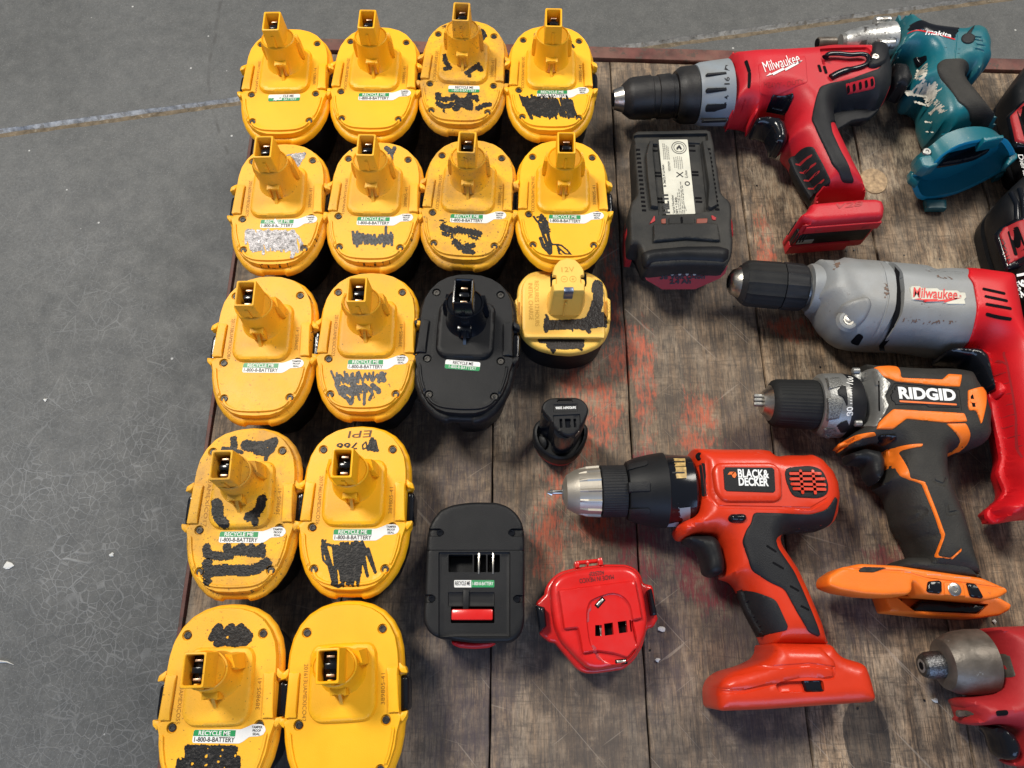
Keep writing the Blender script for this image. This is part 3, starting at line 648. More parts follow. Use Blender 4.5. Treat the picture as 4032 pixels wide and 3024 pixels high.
def scrib(a, b, c, d, n, r, jit, seed): return (zig(a, b, c, d, n, jit, seed), r)
dots = lambda *p: [(q, r) for q, r in p]
pack18('11', c1, (215, 835), (1010, 825), 'clean yellow battery pack with a scraped short recycling label, at the rear left corner', stk=('B', [(432, 1112), (776, 1104)]), code='200713-UA JAPAN', num='389803-14', torn=1)
pack18('12', c1, (1195, 800), (1980, 815), 'clean unmarked yellow battery pack second from the left in the rear row', stk=('A', [(1413, 1098), (1745, 1098)]), code='201638UAMEXICO54')
pack18('13', c2, (225, 715), (1010, 745), 'grimy yellow battery pack in the rear row, black ink blobs round its post', 'yellow_dirty', ('B', [(455, 1010), (795, 1016)]), '201305UAMEXICO', [
    ('ink_blot', 'marker', dots(([(345, 1035), (350, 1075), (430, 1095), (440, 1080)], 34), ([(495, 1085), (510, 1045), (560, 1090), (620, 1095), (670, 1080), (690, 1025), (700, 1070), (760, 1060), (765, 1095)], 30), ([(345, 1130), (400, 1165), (470, 1160), (495, 1140)], 34), ([(540, 1185), (600, 1130), (690, 1175), (680, 1110), (560, 1120)], 42), ([(780, 1185), (840, 1155), (900, 1145)], 34), ([(405, 1200), (412, 1225)], 14)), {'rough': .0011}, None),
    ('ink_blot', 'marker', dots(([(425, 650), (425, 700), (450, 740), (475, 780), (430, 790)], 30),), {'rough': .0011}, None),
    ('ink_blot', 'marker', dots(([(665, 835), (720, 800), (780, 755), (810, 800)], 34), ([(690, 870), (690, 860)], 24), ([(785, 735), (785, 740)], 24)), {'rough': .0012}, None),
    ('ink_blot', 'marker', dots(([(820, 350), (845, 395), (815, 425)], 38), ([(788, 290), (790, 300)], 12)), {'rough': .0010}, None),
    ('stain', 'brown_ink', dots(([(395, 300), (440, 292)], 20),), {'rough': .0014, 'holes': .15}, None)])
pack18('14', c2, (1185, 785), (1965, 800), 'bright yellow battery pack ending the rear row, dense black scribble across its front', stk=('A', [(1422, 1068), (1752, 1070)]), code='201508UAMEXICO23', marks=[
    ('scribble', 'marker', [scrib((1265, 1065), (1810, 1085), (1330, 1270), (1860, 1270), 56, 13, 12, 4) if 0 else (zig((1250, 1060), (1800, 1090), (1330, 1270), (1860, 1265), 74, 13, 4), 13), (zig((1240, 1050), (1330, 1100), (1270, 1150), (1350, 1240), 16, 10, 5), 10), ([(1560, 1300), (1600, 1230), (1480, 1160)], 12), ([(1350, 1290), (1370, 1300)], 14)], {'rough': .0002}, 'dense black zigzag scribble'),
    ('ink_blot', 'marker', dots(([(1402, 380), (1402, 465)], 18),), {'rough': .0004}, None), ('ink_blot', 'marker', dots(([(1775, 440), (1780, 490), (1815, 515)], 24),), {'rough': .0009}, None)])
pack18('21', c3, (250, 840), (1105, 825), 'yellow battery pack with a large silver grey scribble, leftmost of the second row', 'yellow_worn', ('A', [(482, 1160), (842, 1158)]), '201605UAMEXICO75', [
    ('scribble', 'silver_marker', [(zig((335, 1190), (860, 1200), (380, 1400), (900, 1400), 52, 10, 7), 15), ([(830, 1190), (900, 1260), (935, 1330), (930, 1400)], 18), ([(850, 1400), (835, 1480)], 24), ([(330, 1200), (330, 1330)], 14), ([(520, 1400), (520, 1440)], 16)], {'rough': .0004}, 'shiny silver grey scribble'),
    ('ink_blot', 'silver_marker', dots(([(800, 380), (900, 370), (955, 360), (905, 440), (890, 470)], 30), ([(850, 400), (900, 420)], 30)), {'rough': .0008}, None)], torn=1)
pack18('22', c3, (1300, 805), (2145, 820), 'yellow battery pack with a short dark grey scribble and a grey blot behind its post', 'yellow_worn', ('A', [(1533, 1128), (1888, 1134)]), '201631UAJAPAN51', [
    ('scribble', 'grey_marker', [(zig((1475, 1225), (1935, 1235), (1490, 1330), (1925, 1340), 30, 9, 3), 16), ([(1855, 1150), (1845, 1300), (1830, 1360)], 16), ([(1540, 1200), (1540, 1360)], 16)], {'rough': .0003}, 'dark grey zigzag scribble'),
    ('ink_blot', 'grey_marker', dots(([(1860, 290), (1900, 330), (1905, 420)], 30), ([(1945, 290), (1920, 350)], 24)), {'rough': .0004}, None), ('ink_blot', 'grey_marker', dots(([(1475, 305), (1480, 320)], 12),), {'rough': .0003}, None)])
pack18('23', c4, (260, 765), (1090, 805), 'dusty yellow battery pack with two flaking black patches and a scuffed dirty post', 'yellow_dirty', ('A', [(476, 1098), (830, 1108)]), '201746UAMEXICO31', [
    ('ink_blot', 'marker', dots(([(400, 1150), (450, 1170), (520, 1200), (560, 1175), (640, 1195), (740, 1205), (785, 1225)], 40), ([(480, 1160), (500, 1260)], 20), ([(700, 1250), (760, 1275)], 24), ([(400, 1220), (450, 1235)], 24)), {'rough': .0016}, None),
    ('ink_blot', 'marker', dots(([(530, 1310), (580, 1360), (640, 1390), (720, 1350)], 36), ([(640, 1410), (720, 1430)], 34), ([(655, 1345), (700, 1345)], 24)), {'rough': .0016}, None),
    ('ink_blot', 'marker', dots(([(365, 1075), (410, 1085)], 11), ([(405, 1105), (430, 1095)], 9), ([(585, 1290), (590, 1292)], 9), ([(640, 1302), (642, 1304)], 9)), {'rough': .0010}, None)])
pack18('24', c4, (1290, 785), (2120, 795), 'yellow battery pack with a narrow looping black scribble, behind the pale twelve volt pack', 'yellow', ('A', [(1550, 1104), (1896, 1112)]), '201629UAMEXICO23', [
    ('scribble', 'marker', [([(1385, 1035), (1420, 1085), (1450, 1110)], 12), (zig((1430, 1040), (1500, 1230), (1500, 1010), (1560, 1220), 16, 9, 9), 12), ([(1470, 1020), (1530, 1100), (1545, 1250), (1570, 1330)], 17), ([(1450, 1120), (1490, 1230), (1530, 1330)], 17), ([(1460, 1270), (1490, 1360), (1560, 1430)], 20), ([(1540, 1340), (1560, 1445)], 22), ([(1570, 1340), (1575, 1430)], 16), ([(1510, 1340), (1550, 1315), (1600, 1340), (1640, 1340), (1690, 1350), (1750, 1400), (1795, 1455), (1730, 1440), (1660, 1380), (1640, 1350)], 11), ([(1650, 1370), (1665, 1440), (1690, 1450)], 12)], {'rough': .0002}, 'black scribble ending in a loop')])
pack18('31', c5, (160, 710), (985, 700), 'unmarked deep yellow battery pack at the left end of the third row, lightly scuffed', 'yellow_worn', ('A', [(380, 1028), (722, 1032)]), '201738UAMEXICO8A')
pack18('32', c5, (1178, 670), (1985, 670), 'yellow battery pack with a rounded dark grey scribble, beside the all black pack', 'yellow_worn', ('A', [(1396, 996), (1738, 998)]), '201423UAMEXICO23', [
    ('scribble', 'grey_marker', [(zig((1250, 1030), (1760, 1040), (1290, 1150), (1740, 1110), 34, 12, 5), 11), (zig((1280, 1150), (1600, 1150), (1400, 1240), (1640, 1200), 20, 14, 6), 12), ([(1290, 1140), (1330, 1230), (1400, 1280), (1430, 1330)], 18), ([(1380, 1200), (1450, 1250), (1440, 1320)], 16), ([(1480, 1180), (1515, 1290)], 13), ([(1565, 1190), (1560, 1335)], 14), ([(1590, 1170), (1640, 1230), (1610, 1290)], 14), ([(1640, 1150), (1700, 1200), (1700, 1215)], 22), ([(1730, 1040), (1750, 1100)], 24)], {'rough': .0003}, 'dark grey scribble with dangling strokes'),
    ('scribble', 'grey_marker', [([(1620, 1260), (1650, 1240), (1660, 1270), (1630, 1285)], 4), ([(1780, 1150), (1800, 1135), (1810, 1165)], 4)], {'rough': .0002}, None)])
pack18('33', c6, (182, 840), (960, 870), 'all black battery pack with a tall post and green and white label', stk=('B', [(370, 1160), (708, 1188)]), code='201240UAJAPAN78', num='M055065', black=True)
pack18('41', c7, (155, 740), (950, 725), 'speckled yellow pack with black blobs behind, beside and before its post, fourth row left', 'yellow_dirty', ('A', [(358, 1078), (694, 1082)]), 'UAMEXICO17', [
    ('ink_blot', 'marker', dots(([(255, 1120), (260, 1180), (320, 1190), (400, 1195), (460, 1190)], 30), ([(430, 1115), (440, 1180)], 30), ([(500, 1140), (560, 1110), (590, 1150), (640, 1115), (690, 1150), (735, 1110), (740, 1180)], 26), ([(520, 1160), (740, 1165)], 26), ([(620, 1180), (720, 1185)], 20)), {'rough': .0010}, None),
    ('ink_blot', 'marker', dots(([(260, 1260), (260, 1340), (330, 1320), (420, 1315), (520, 1320), (620, 1320), (700, 1300), (770, 1255)], 38), ([(250, 1350), (265, 1425)], 26), ([(790, 1240), (800, 1262)], 22)), {'rough': .0010}, None),
    ('ink_blot', 'marker', dots(([(395, 260), (460, 265), (560, 292)], 16), ([(490, 175), (495, 240), (480, 262)], 26), ([(600, 230), (640, 240), (720, 240)], 42), ([(700, 280), (780, 290)], 34), ([(780, 215), (845, 195), (815, 270)], 30), ([(770, 340), (772, 352)], 16)), {'rough': .0007}, None),
    ('ink_blot', 'marker', dots(([(355, 745), (360, 830), (380, 870), (425, 920)], 36), ([(390, 750), (395, 850)], 22)), {'rough': .0010}, None),
    ('ink_blot', 'marker', dots(([(750, 710), (735, 780), (690, 840), (640, 860)], 36), ([(690, 880), (690, 915)], 26)), {'rough': .0010}, None)])
hw2 = [([(1640, 200), (1610, 230), (1615, 265), (1650, 250), (1640, 200)], 7), ([(1690, 170), (1660, 270), (1680, 190), (1690, 270), (1700, 170), (1715, 280), (1720, 190), (1740, 280)], 11), ([(1655, 265), (1745, 275)], 10)]
pack18('42', c7, (1140, 715), (1925, 715), 'yellow battery pack with upside down handwriting behind its post, tall black scribble in front', 'yellow', ('A', [(1352, 1058), (1686, 1060)]), '201746UAMEXICO26', [
    ('scribble', 'marker', [(zig((1290, 1080), (1650, 1090), (1370, 1450), (1700, 1330), 28, 16, 8), 12), (zig((1420, 1090), (1600, 1090), (1420, 1440), (1570, 1450), 16, 14, 2), 11), ([(1290, 1060), (1255, 1110), (1270, 1230), (1330, 1290)], 9), ([(1300, 1090), (1400, 1120), (1500, 1250), (1550, 1400)], 10), ([(1350, 1440), (1400, 1460), (1440, 1440)], 12)], {'rough': .0002}, 'tall black scribble'),
    ('handwriting', 'marker', hw2, {'rough': .0001}, 'bold upside down figures')])
p42 = bpy.data.objects['battery_pack.013'] if False else [o for o in bpy.data.objects if o.get('label', '').startswith('yellow battery pack with upside down')][0]
def to_pack(r, P): t = r.rotation_euler.z; q = P-np.array(r.location[:2]); return np.stack([q @ np.array([math.cos(t), math.sin(t)]), q @ np.array([-math.sin(t), math.cos(t)])], -1)
for tx, a_, b_, hg, m_ in (('EPI', (1694, 100), (1484, 108), .0052, 'brown_ink'), ('766', (1568, 206), (1385, 212), .0052, 'marker')):
    q = to_pack(p42, c7.at([a_, b_], Z0)); link('handwriting', letters(tx, q[0], q[1], hg, H18, .0003, .0 if m_ == 'brown_ink' else .02, .1), M[m_], p42, world=False)
pack18('51', c8, (235, 890), (1060, 870), 'yellow battery pack at the front left, solid black patches before and behind its post', 'yellow_worn', ('A', [(438, 1266), (788, 1270)]), '201738UAMEXICO55', [
    ('ink_blot', 'marker', dots(([(600, 395), (640, 320), (650, 440), (720, 430), (800, 440), (880, 430), (915, 380), (870, 330)], 24), ([(660, 310), (680, 380), (760, 310), (780, 390), (840, 310), (870, 400)], 28), ([(640, 440), (910, 410)], 22)), {'rough': .0005}, None),
    ('ink_blot', 'marker', [(zig((400, 1320), (780, 1320), (390, 1500), (800, 1500), 36, 8, 6), 22), ([(340, 1420), (330, 1500), (400, 1500)], 24), ([(400, 1310), (790, 1320)], 22), ([(810, 1400), (815, 1500)], 22)], {'rough': .0005, 'holes': .58}, None)])
pack18('52', c8, (1270, 870), (2095, 825), 'clean deep yellow battery pack without any label or ink, front row right', 'yellow', None, '201613UAMEXICO42')
# ================================================================== shared helpers for tools and other packs
M['ink_soft'] = mat('thick_black_ink', (.016, .011, .009), .42, bump=1, bs=500, var=.3)
M['label'] = mat('aged_cream_label', (.62, .60, .50), .5, var=.10, vs=60, speck=(.2, .18, .14), sp=(.66, 300, .6))
M['hole'] = mat('dark_inside', (.004, .004, .005), .8, spec=.1)
M['red'] = mat('red_plastic', (.52, .012, .022), .45, bump=.3, bs=1300, speck=(.10, .02, .02), sp=(.68, 180, .5), dust=(.34, .02, .03), du=.35)
M['red_bright'] = mat('bright_red_plastic', (.60, .008, .014), .40, bump=.25, bs=1300, dust=(.5, .012, .012), du=.4)
M['red_dull'] = mat('dull_red_plastic', (.37, .020, .024), .5, bump=.2, speck=(.1, .02, .02), sp=(.68, 150, .6))
M['orange_red'] = mat('orange_red_plastic', (.60, .034, .008), .34, bump=.08, speck=(.25, .04, .02), sp=(.74, 160, .5), coat=.15)
M['orange'] = mat('orange_plastic', (.90, .19, .014), .42, bump=.25, bs=1200, speck=(.25, .08, .03), sp=(.66, 200, .6), dust=(.62, .15, .03), du=.4)
M['gloss_red'] = mat('glossy_red_plastic', (.62, .014, .012), .24, bump=.1, coat=.25, dust=(.55, .05, .05), du=.5, speck=(.95, .45, .42), sp=(.73, 420, .35))
M['teal'] = mat('worn_teal_plastic', (.004, .118, .155), .33, bump=.2, speck=(.35, .36, .30), sp=(.66, 240, .6), dust=(.05, .15, .15), du=.75)
M['teal_lit_rim'] = mat('lit_teal_rim', (.012, .27, .43), .38, bump=.1, speck=(.4, .5, .5), sp=(.70, 200, .5))  # cup rim: teal brightened, door light painted into the colour
M['rubber'] = mat('grip_rubber', (.012, .0125, .0145), .52, spec=.22, bump=.6, bs=1300, dust=(.028, .028, .029), du=.6, speck=(.25, .25, .24), sp=(.76, 160, .4))
M['rubber_grey'] = mat('grey_grip_rubber', (.026, .025, .023), .6, spec=.2, bump=1.0, bs=900, dust=(.060, .055, .048), du=.55)
M['chuck'] = mat('blackened_steel_chuck', (.012, .012, .0135), .40, metal=.1, spec=.3, bump=.5, bs=1500, speck=(.30, .28, .25), sp=(.70, 120, .5), dust=(.06, .055, .05), du=.5)
M['nose'] = mat('worn_steel_nose', (.55, .52, .47), .30, metal=1, bump=.3, bs=500, var=.25, vs=150)
M['satin'] = mat('satin_nickel_sleeve', (.42, .385, .33), .46, metal=.75, bump=.2, var=.08)
M['collar'] = mat('blue_grey_torque_collar', (.23, .265, .30), .45, bump=.2, dust=(.20, .18, .15), du=.5, speck=(.12, .10, .09), sp=(.66, 140, .6))
M['cast'] = mat('painted_grey_casting', (.24, .25, .255), .47, metal=.15, bump=.25, bs=900, dust=(.19, .17, .145), du=.6, dus=18, speck=(.10, .07, .06), sp=(.66, 140, .7))
M['castm'] = mat('bare_grey_metal', (.27, .27, .26), .38, metal=.55, bump=.5, bs=700, dust=(.12, .11, .10), du=.7)
M['scratched'] = mat('scratched_aluminium', (.50, .50, .49), .34, metal=.75, bump=1.0, bs=240, var=.35, vs=70, speck=(.10, .09, .08), sp=(.54, 110, .85), dust=(.85, .85, .82), du=.5, dus=90)
M['bronze'] = mat('brown_tarnished_nose', (.155, .135, .115), .42, metal=.45, bump=.5, bs=300, var=.3, vs=60, speck=(.36, .36, .34), sp=(.64, 70, .6), dust=(.08, .06, .045), du=.7)
M['chip'] = mat('chipped_paint_crust', (.50, .47, .40), .75, bump=.9, bs=500, var=.2, vs=300)
M['redprint'] = mat('red_print', (.62, .015, .015), .45); M['orangeprint'] = mat('orange_print', (.85, .16, .02), .45); M['tan'] = mat('wood_printed_band', (.50, .34, .13), .4, var=.3, vs=300); M['greyprint'] = mat('grey_print', (.33, .33, .31), .4)
M['clear_red'] = mat('greyish_scuffed_red', (.42, .06, .07), .14, coat=.5)
M['bluegrey'] = mat('blue_grey_contact', (.10, .13, .20), .3, metal=.5)
K1, K2, K3, K4, K5, K6, K8, K9 = Crop(2380, 150, .5425), Crop(3132, 30, .48232), Crop(2400, 450, .4823), Crop(2832, 980, .66298), Crop(2932, 1400, .66305), Crop(2132, 1750, .66293), Crop(3132, 2324, .42194), Crop(3732, 230, .6637)
KZ, KM, KB, KK = Crop(1950, 1000, .30139), Crop(2050, 1520, .21097), Crop(1640, 1950, .37361), Crop(2080, 2170, .30134)
def wall(out, levels, a=45):
    """closed tapering wall: levels [(z, scale)]"""
    o = resamp(out, .005); return loft([[(*q, z) for q in grow(o, k, out.mean(0))] for z, k in levels], a)
class Barrel:
    """turned parts round one axis lying at height z: stations are pairs of silhouette points (upper, lower)"""
    def __init__(s, K, z, a, b): s.K, s.z = K, z; s.p, q = K.at([a, b], z); s.d = (q-s.p)/np.linalg.norm(q-s.p); s.n = np.array([-s.d[1], s.d[0]])
    def sr(s, st):
        o = []
        for a, b in st:
            A, B = s.K.at([a, b], s.z); c = (A+B)/2; k = 1/math.hypot(1, (c @ s.n)/(CAM_H-s.z)); o.append((float((c-s.p) @ s.d), float(abs((A-B) @ s.n)/2*k)))
        return o
    def part(s, st, n=44, mod=None, smooth=35, raw=False):
        pr = st if raw else s.sr(st); pr = sorted(pr, key=lambda q: q[0]) if not raw else pr
        pr = [(pr[0][0], pr[0][1]*.55)]+pr+[(pr[-1][0], pr[-1][1]*.7)] if not raw else pr
        return lathe(pr, (*s.p, s.z), (*s.d, 0), n, mod, smooth)
    def h(s, r):
        def f(X):
            w = (np.asarray(X).reshape(-1, 2)-s.p) @ s.n; return s.z+np.sqrt(np.maximum(r*r-w*w, 1e-6))
        return f
def ribs(n, amp, s0=-9, s1=9, duty=.5): return lambda q, t: 1+(amp if (s0 <= q <= s1 and (t*n/6.2832) % 1 < duty) else 0)
def ppatch(name, K, pts, h, m, par, lift=.0007, R=.0008, r=.0012, st=.0019, label=None, smooth=True, mods=(), sink=.0016):
    P = K.on(pts, h); P = fil(P, r, 3); link(name, patch(P, h, lift, R, st, sink=sink, mods=mods), m, par, label); return add_h(h, P, lift, R)
def dark_slot(name, K, a, b, w, h, m, par, lift=.00025):
    """thin slot or stripe between two pixels; w in metres"""
    A, B = K.on([a, b], h); d = (B-A)/np.linalg.norm(B-A); n = np.array([-d[1], d[0]])*w/2
    link(name, flat(fil(np.array([A-n, B-n, B+n, A+n]), w*.48, 3), h, lift, .002), m, par)
def txt(name, s, K, a, b, hgt, h, m, par, bold=.01, shear=0, lift=.0003):
    A, B = K.on([a, b], h); return link(name, letters(s, A, B, hgt, h, lift, bold, shear), m, par)
def base_of(K, pts, z=.0):
    p = K.at(pts, z).mean(0); return (float(p[0]), float(p[1]), 0.)
def screw(K, p, h, par, r=.003, m=None, name='screw'):
    q = K.on([p], h)[0]; z = h(q[None])[0]; s = lathe([(-.001, r), (.0006, r), (.0010, r*.85), (.0010, r*.45), (.0003, r*.4)], (*q, z), (0, 0, 1), 14); link(name, s, m or M['steel'], par)

def paint(o, out, m, grow_=.0003):
    """give the faces of a solid under a cover the cover's material, so that the cover goes on round the flank"""
    me = o.data; me.materials.append(m); k = len(me.materials)-1; org = origin(o).location
    C3 = np.array([p.center for p in me.polygons]); C = C3[:, :2]+np.array(org[:2]); zm = (C3[:, 2].max()+C3[:, 2].min())/2; i_, d_ = inside(C, out), dist(C, out); q = np.where(C3[:, 2] < zm+.001, i_ | (d_ < grow_), i_ & (d_ > .0022))
    for p, t in zip(me.polygons, q):
        if t: p.material_index = k
def cover(name, K, pts, h, m, body, lift=.0014, R=.0014, r=.003):
    P = fil(K.on(pts, h), r, 3); link(name, patch(P, h, lift, R, .0017, sink=.0018), m, body); paint(body, P, m); return add_h(h, P, lift, R)
# ------------------------------------------------------------------ pale twelve volt pack with a round headed tower
o = [(450, 250), (600, 217), (780, 205), (1000, 205), (1170, 232), (1300, 280), (1410, 365), (1462, 470), (1470, 575), (1502, 620), (1502, 905), (1490, 1000), (1440, 1120), (1340, 1220), (1180, 1290), (980, 1322), (750, 1302), (560, 1250), (420, 1170), (330, 1060), (292, 960), (253, 920), (253, 620), (285, 570), (285, 500), (300, 420), (360, 320)]
P = fil(KZ.at(o, .040), .004, 4); root = thing('battery_pack', 'pale yellow pack with 12V moulded on its round headed tower and black smears', 'battery', base_of(KZ, o))
inner = fil(KZ.at([(450, 290), (600, 250), (1170, 262), (1300, 310), (1400, 400), (1430, 480), (1440, 1060), (1425, 1092), (378, 1090), (345, 1000), (345, 430), (380, 340)], .045), .005, 4)
sl = Slab(P, .034, .0425, .0030, ez=.0035, st=.003, mods=[Mod(inner, .0025, .0012)]); h = sl.H
cap = link('cap', sl.mesh(), M['yellow_pale'], root)
wl = wall(P, [(0, .90), (.0015, .925), (.015, .95), (.030, .975), (.0345, .98)]); link('case', wl, M['black'], root)
link('cross_rib', Slab(KZ.at([(380, 1040), (1425, 1046), (1418, 1092), (380, 1088)], .0475), .044, .0478, .0005, st=.004).mesh(), M['yellow_pale'], root)
for q in ([(258, 620), (300, 610), (300, 915), (262, 905)], [(1455, 590), (1500, 625), (1500, 900), (1460, 880)]): link('release_clip', Slab(fil(KZ.at(q, .043), .001), .030, .0470, .0012, st=.003).mesh(), M['yellow_pale'], root)
for q in ([(305, 630), (325, 630), (325, 800), (305, 800)], [(1440, 620), (1456, 620), (1464, 800), (1446, 800)]): link('clip_slot', flat(KZ.at(q, .0476), .0474, .0002), M['emboss'], root)
# tower: block below, head above with notches
zt = .083
tw = [[(*p, z) for p in fil(KZ.at(q, z), .003, 4)] for q, z in (([(690, 800), (1112, 805), (1180, 640), (1175, 500), (690, 490), (665, 640)], .0445), ([(700, 770), (1120, 775), (1170, 640), (1165, 440), (735, 440), (690, 640)], .050), ([(758, 486), (1166, 486), (1172, 395), (1165, 330), (745, 330), (745, 395)], .0815))]
tower = link('terminal_tower', loft(tw, 40), M['yellow_pale'], root)
head = [(747, 300), (747, 230), (775, 150), (840, 80), (945, 45), (1045, 70), (1120, 140), (1160, 210), (1166, 280), (1122, 280), (1125, 380), (1172, 382), (1168, 484), (760, 484), (752, 392), (795, 388), (795, 282), (747, 282)]
hs = Slab(fil(KZ.at(head, zt), .0008, 3), .070, zt, .0010, st=.003); link('tower_head', hs.mesh(), M['yellow_pale'], tower)
link('notch', box((*KZ.at([(772, 335)], .0775)[0], .0765), (.0060, .0085, .0060), bev=.0003), M['hole'], tower); link('notch', box((*KZ.at([(1140, 332)], .0775)[0], .0765), (.0060, .0085, .0060), bev=.0003), M['hole'], tower)
a_, b_ = KZ.at([(900, 470), (1024, 474)], .0835); link('contact', box(((a_[0]+b_[0])/2, a_[1]+.0004, .0775), (b_[0]-a_[0], .0040, .0125), bev=.0004), M['bluegrey'], tower)
rb = KZ.at([(935, 640), (900, 800)], .060); q0, q1 = KZ.at([(930, 620)], .072)[0], KZ.at([(890, 800)], .0455)[0]
link('rib', tube([(q0[0], q0[1]-.0002, .070), (q1[0], q1[1], .0455)], .0010, 6), M['yellow_pale'], tower)
ht = lambda X: np.full(len(np.atleast_2d(X)), zt)
E_ = mat('pale_yellow_relief', (.55, .30, .04), .5)
txt('moulded_text', '12V', KZ, (868, 238), (1035, 232), .0042, ht, E_, tower, 0, lift=.0002)
for cx, s in ((902, '-'), (1015, '+')):
    c = KZ.at([(cx, 328)], zt)[0]; ring = Msh([(c[0]+r*math.cos(t), c[1]+r*math.sin(t), zt+.0002) for r in (.0026, .0023) for t in np.linspace(0, 6.2832, 25)[:-1]], [(i, (i+1) % 24, 24+(i+1) % 24, 24+i) for i in range(24)])
    ring.add(Msh([(c[0]-.0011, c[1]-.0002, zt+.0002), (c[0]+.0011, c[1]-.0002, zt+.0002), (c[0]+.0011, c[1]+.0002, zt+.0002), (c[0]-.0011, c[1]+.0002, zt+.0002)], [(0, 1, 2, 3)]))
    if s == '+': ring.add(Msh([(c[0]-.0002, c[1]-.0011, zt+.00021), (c[0]+.0002, c[1]-.0011, zt+.00021), (c[0]+.0002, c[1]+.0011, zt+.00021), (c[0]-.0002, c[1]+.0011, zt+.00021)], [(0, 1, 2, 3)]))
    link('polarity_mark', ring, E_, tower)
txt('moulded_text', 'REQUIRES 12 HOURS', KZ, (503, 352), (512, 945), .0040, h, E_, cap, 0, lift=.0002); txt('moulded_text', 'INITIAL CHARGE', KZ, (430, 382), (440, 862), .0036, h, E_, cap, 0, lift=.0002)
W_ = lambda L: [(KZ.on(p, h), r*.30139*.00023) for p, r in L]
link('ink_smear', ink(W_([([(1345, 380), (1345, 500), (1340, 640)], 62), ([(1300, 400), (1290, 480)], 34), ([(1335, 640), (1300, 760), (1250, 860)], 72), ([(700, 930), (900, 925), (1100, 915), (1300, 905)], 66), ([(660, 860), (655, 960), (665, 1010)], 26), ([(665, 800), (690, 850)], 18), ([(1150, 920), (1280, 890), (1390, 850)], 80), ([(1380, 930), (1430, 925)], 34), ([(1210, 990), (1225, 1015)], 30), ([(1010, 980), (1012, 1010)], 12), ([(1400, 780), (1425, 800)], 26)]), h, rough=.0004, seed=5), M['ink_soft'], root)
link('ink_smear', ink(W_([([(600, 1125), (800, 1130), (1120, 1140)], 44), ([(720, 1190), (900, 1200), (1110, 1190)], 50), ([(740, 1230), (760, 1255)], 30), ([(1090, 1230), (1130, 1245)], 18), ([(1120, 1100), (1190, 1106)], 12), ([(570, 1100), (1150, 1096)], 14)]), h, rough=.0004, seed=6), M['ink_soft'], root)

# ------------------------------------------------------------------ long dark grey pack with a cream data label
zt = .060; K = K3
o = [(187, 165), (520, 158), (815, 150), (842, 255), (905, 680), (975, 735), (990, 800), (985, 930), (1000, 1075), (985, 1190), (942, 1258), (620, 1250), (300, 1268), (268, 1180), (232, 1080), (160, 1085), (150, 830), (170, 735), (218, 690), (196, 400)]
P = fil(K.at(o, zt-.006), .004, 3); root = thing('battery_pack', 'long dark grey battery pack with cream data label, red side buttons and slotted rails', 'battery', base_of(K, o))
md = [Mod(fil(K.at(q, zt), .001), dz, .0008) for q, dz in (([(290, 350), (320, 235), (355, 235), (350, 330), (395, 780), (330, 770), (300, 520)], .0040), ([(745, 235), (775, 240), (815, 350), (875, 760), (820, 790), (790, 770), (800, 600)], .0040), ([(350, 240), (395, 240), (470, 825), (400, 830)], -.0015), ([(640, 230), (740, 235), (800, 790), (690, 825)], -.0015), ([(200, 165), (800, 155), (805, 215), (210, 235)], -.0030))]
sl = Slab(P, .030, zt, .0035, st=.003, mods=md); h = sl.H
GR = mat('dusty_dark_grey_plastic', (.020, .020, .0195), .55, spec=.2, bump=.4, dust=(.055, .051, .044), du=.75, speck=(.22, .20, .17), sp=(.72, 120, .5))
hb = link('housing', sl.mesh(), GR, root)
link('lower_case', wall(fil(K.at([(187, 165), (815, 150), (905, 680), (985, 780), (990, 1075), (920, 1240), (300, 1250), (232, 1100), (165, 1000), (160, 750), (200, 690)], .035), .004), [(0, .90), (.002, .925), (.015, .95), (.030, .985), (.032, .99)]), M['black'], root)
for q in ([(150, 815), (215, 900), (218, 1000), (208, 1108), (155, 1105), (138, 950)], [(985, 830), (1004, 900), (1008, 990), (992, 1030), (975, 1000), (972, 850)]): link('release_button', Slab(fil(K.at(q, .045), .001), .014, .048, .002, st=.003).mesh(), M['red_dull'], root)
for i in range(15):
    for (x0, y0), (x1, y1) in (((232, 290), (282, 785)), ((808, 285), (880, 778))):
        t = i/14; c = K.on([(x0+(x1-x0)*t, y0+(y1-y0)*t)], h)[0]; link('vent_slot', box((*c, h(c[None])[0]), (.0034, .0019, .0007), R_(-3), bev=.0001), M['hole'], hb)
for x, y in ((362, 262), (366, 298), (392, 478), (396, 505), (416, 690), (420, 718), (672, 258), (676, 298), (698, 472), (700, 497), (725, 685), (730, 715)):
    c = K.on([(x, y)], h)[0]; link('rail_slot', box((*c, h(c[None])[0]), (.0055, .0018, .0007), R_(-3), bev=.0001), M['hole'], hb)
lb = fil(K.on([(396, 228), (630, 226), (697, 822), (458, 828)], h), .0008); hz = lambda X: np.full(len(np.atleast_2d(X)), zt)
lab = link('data_label', flat(lb, hz, .0003, .004), M['label'], hb, 'cream data label')
def tl(s, a, b, hg, bold=.02, m='ink'): txt('print', s, K, a, b, hg, hz, M[m], lab, bold, lift=.0005)
tl('HILTI', (494, 812), (478, 655), .0050, .06); tl('B 36/2.4 Li-Ion', (462, 595), (444, 415), .0022, .02); tl('Serial Number', (536, 812), (520, 660), .0020, 0); tl('36V = 2.4Ah', (560, 815), (548, 680), .0019, .02); tl('1023939', (498, 465), (492, 388), .0019, 0); tl('Li-Ion', (640, 520), (632, 462), .0024, .0)
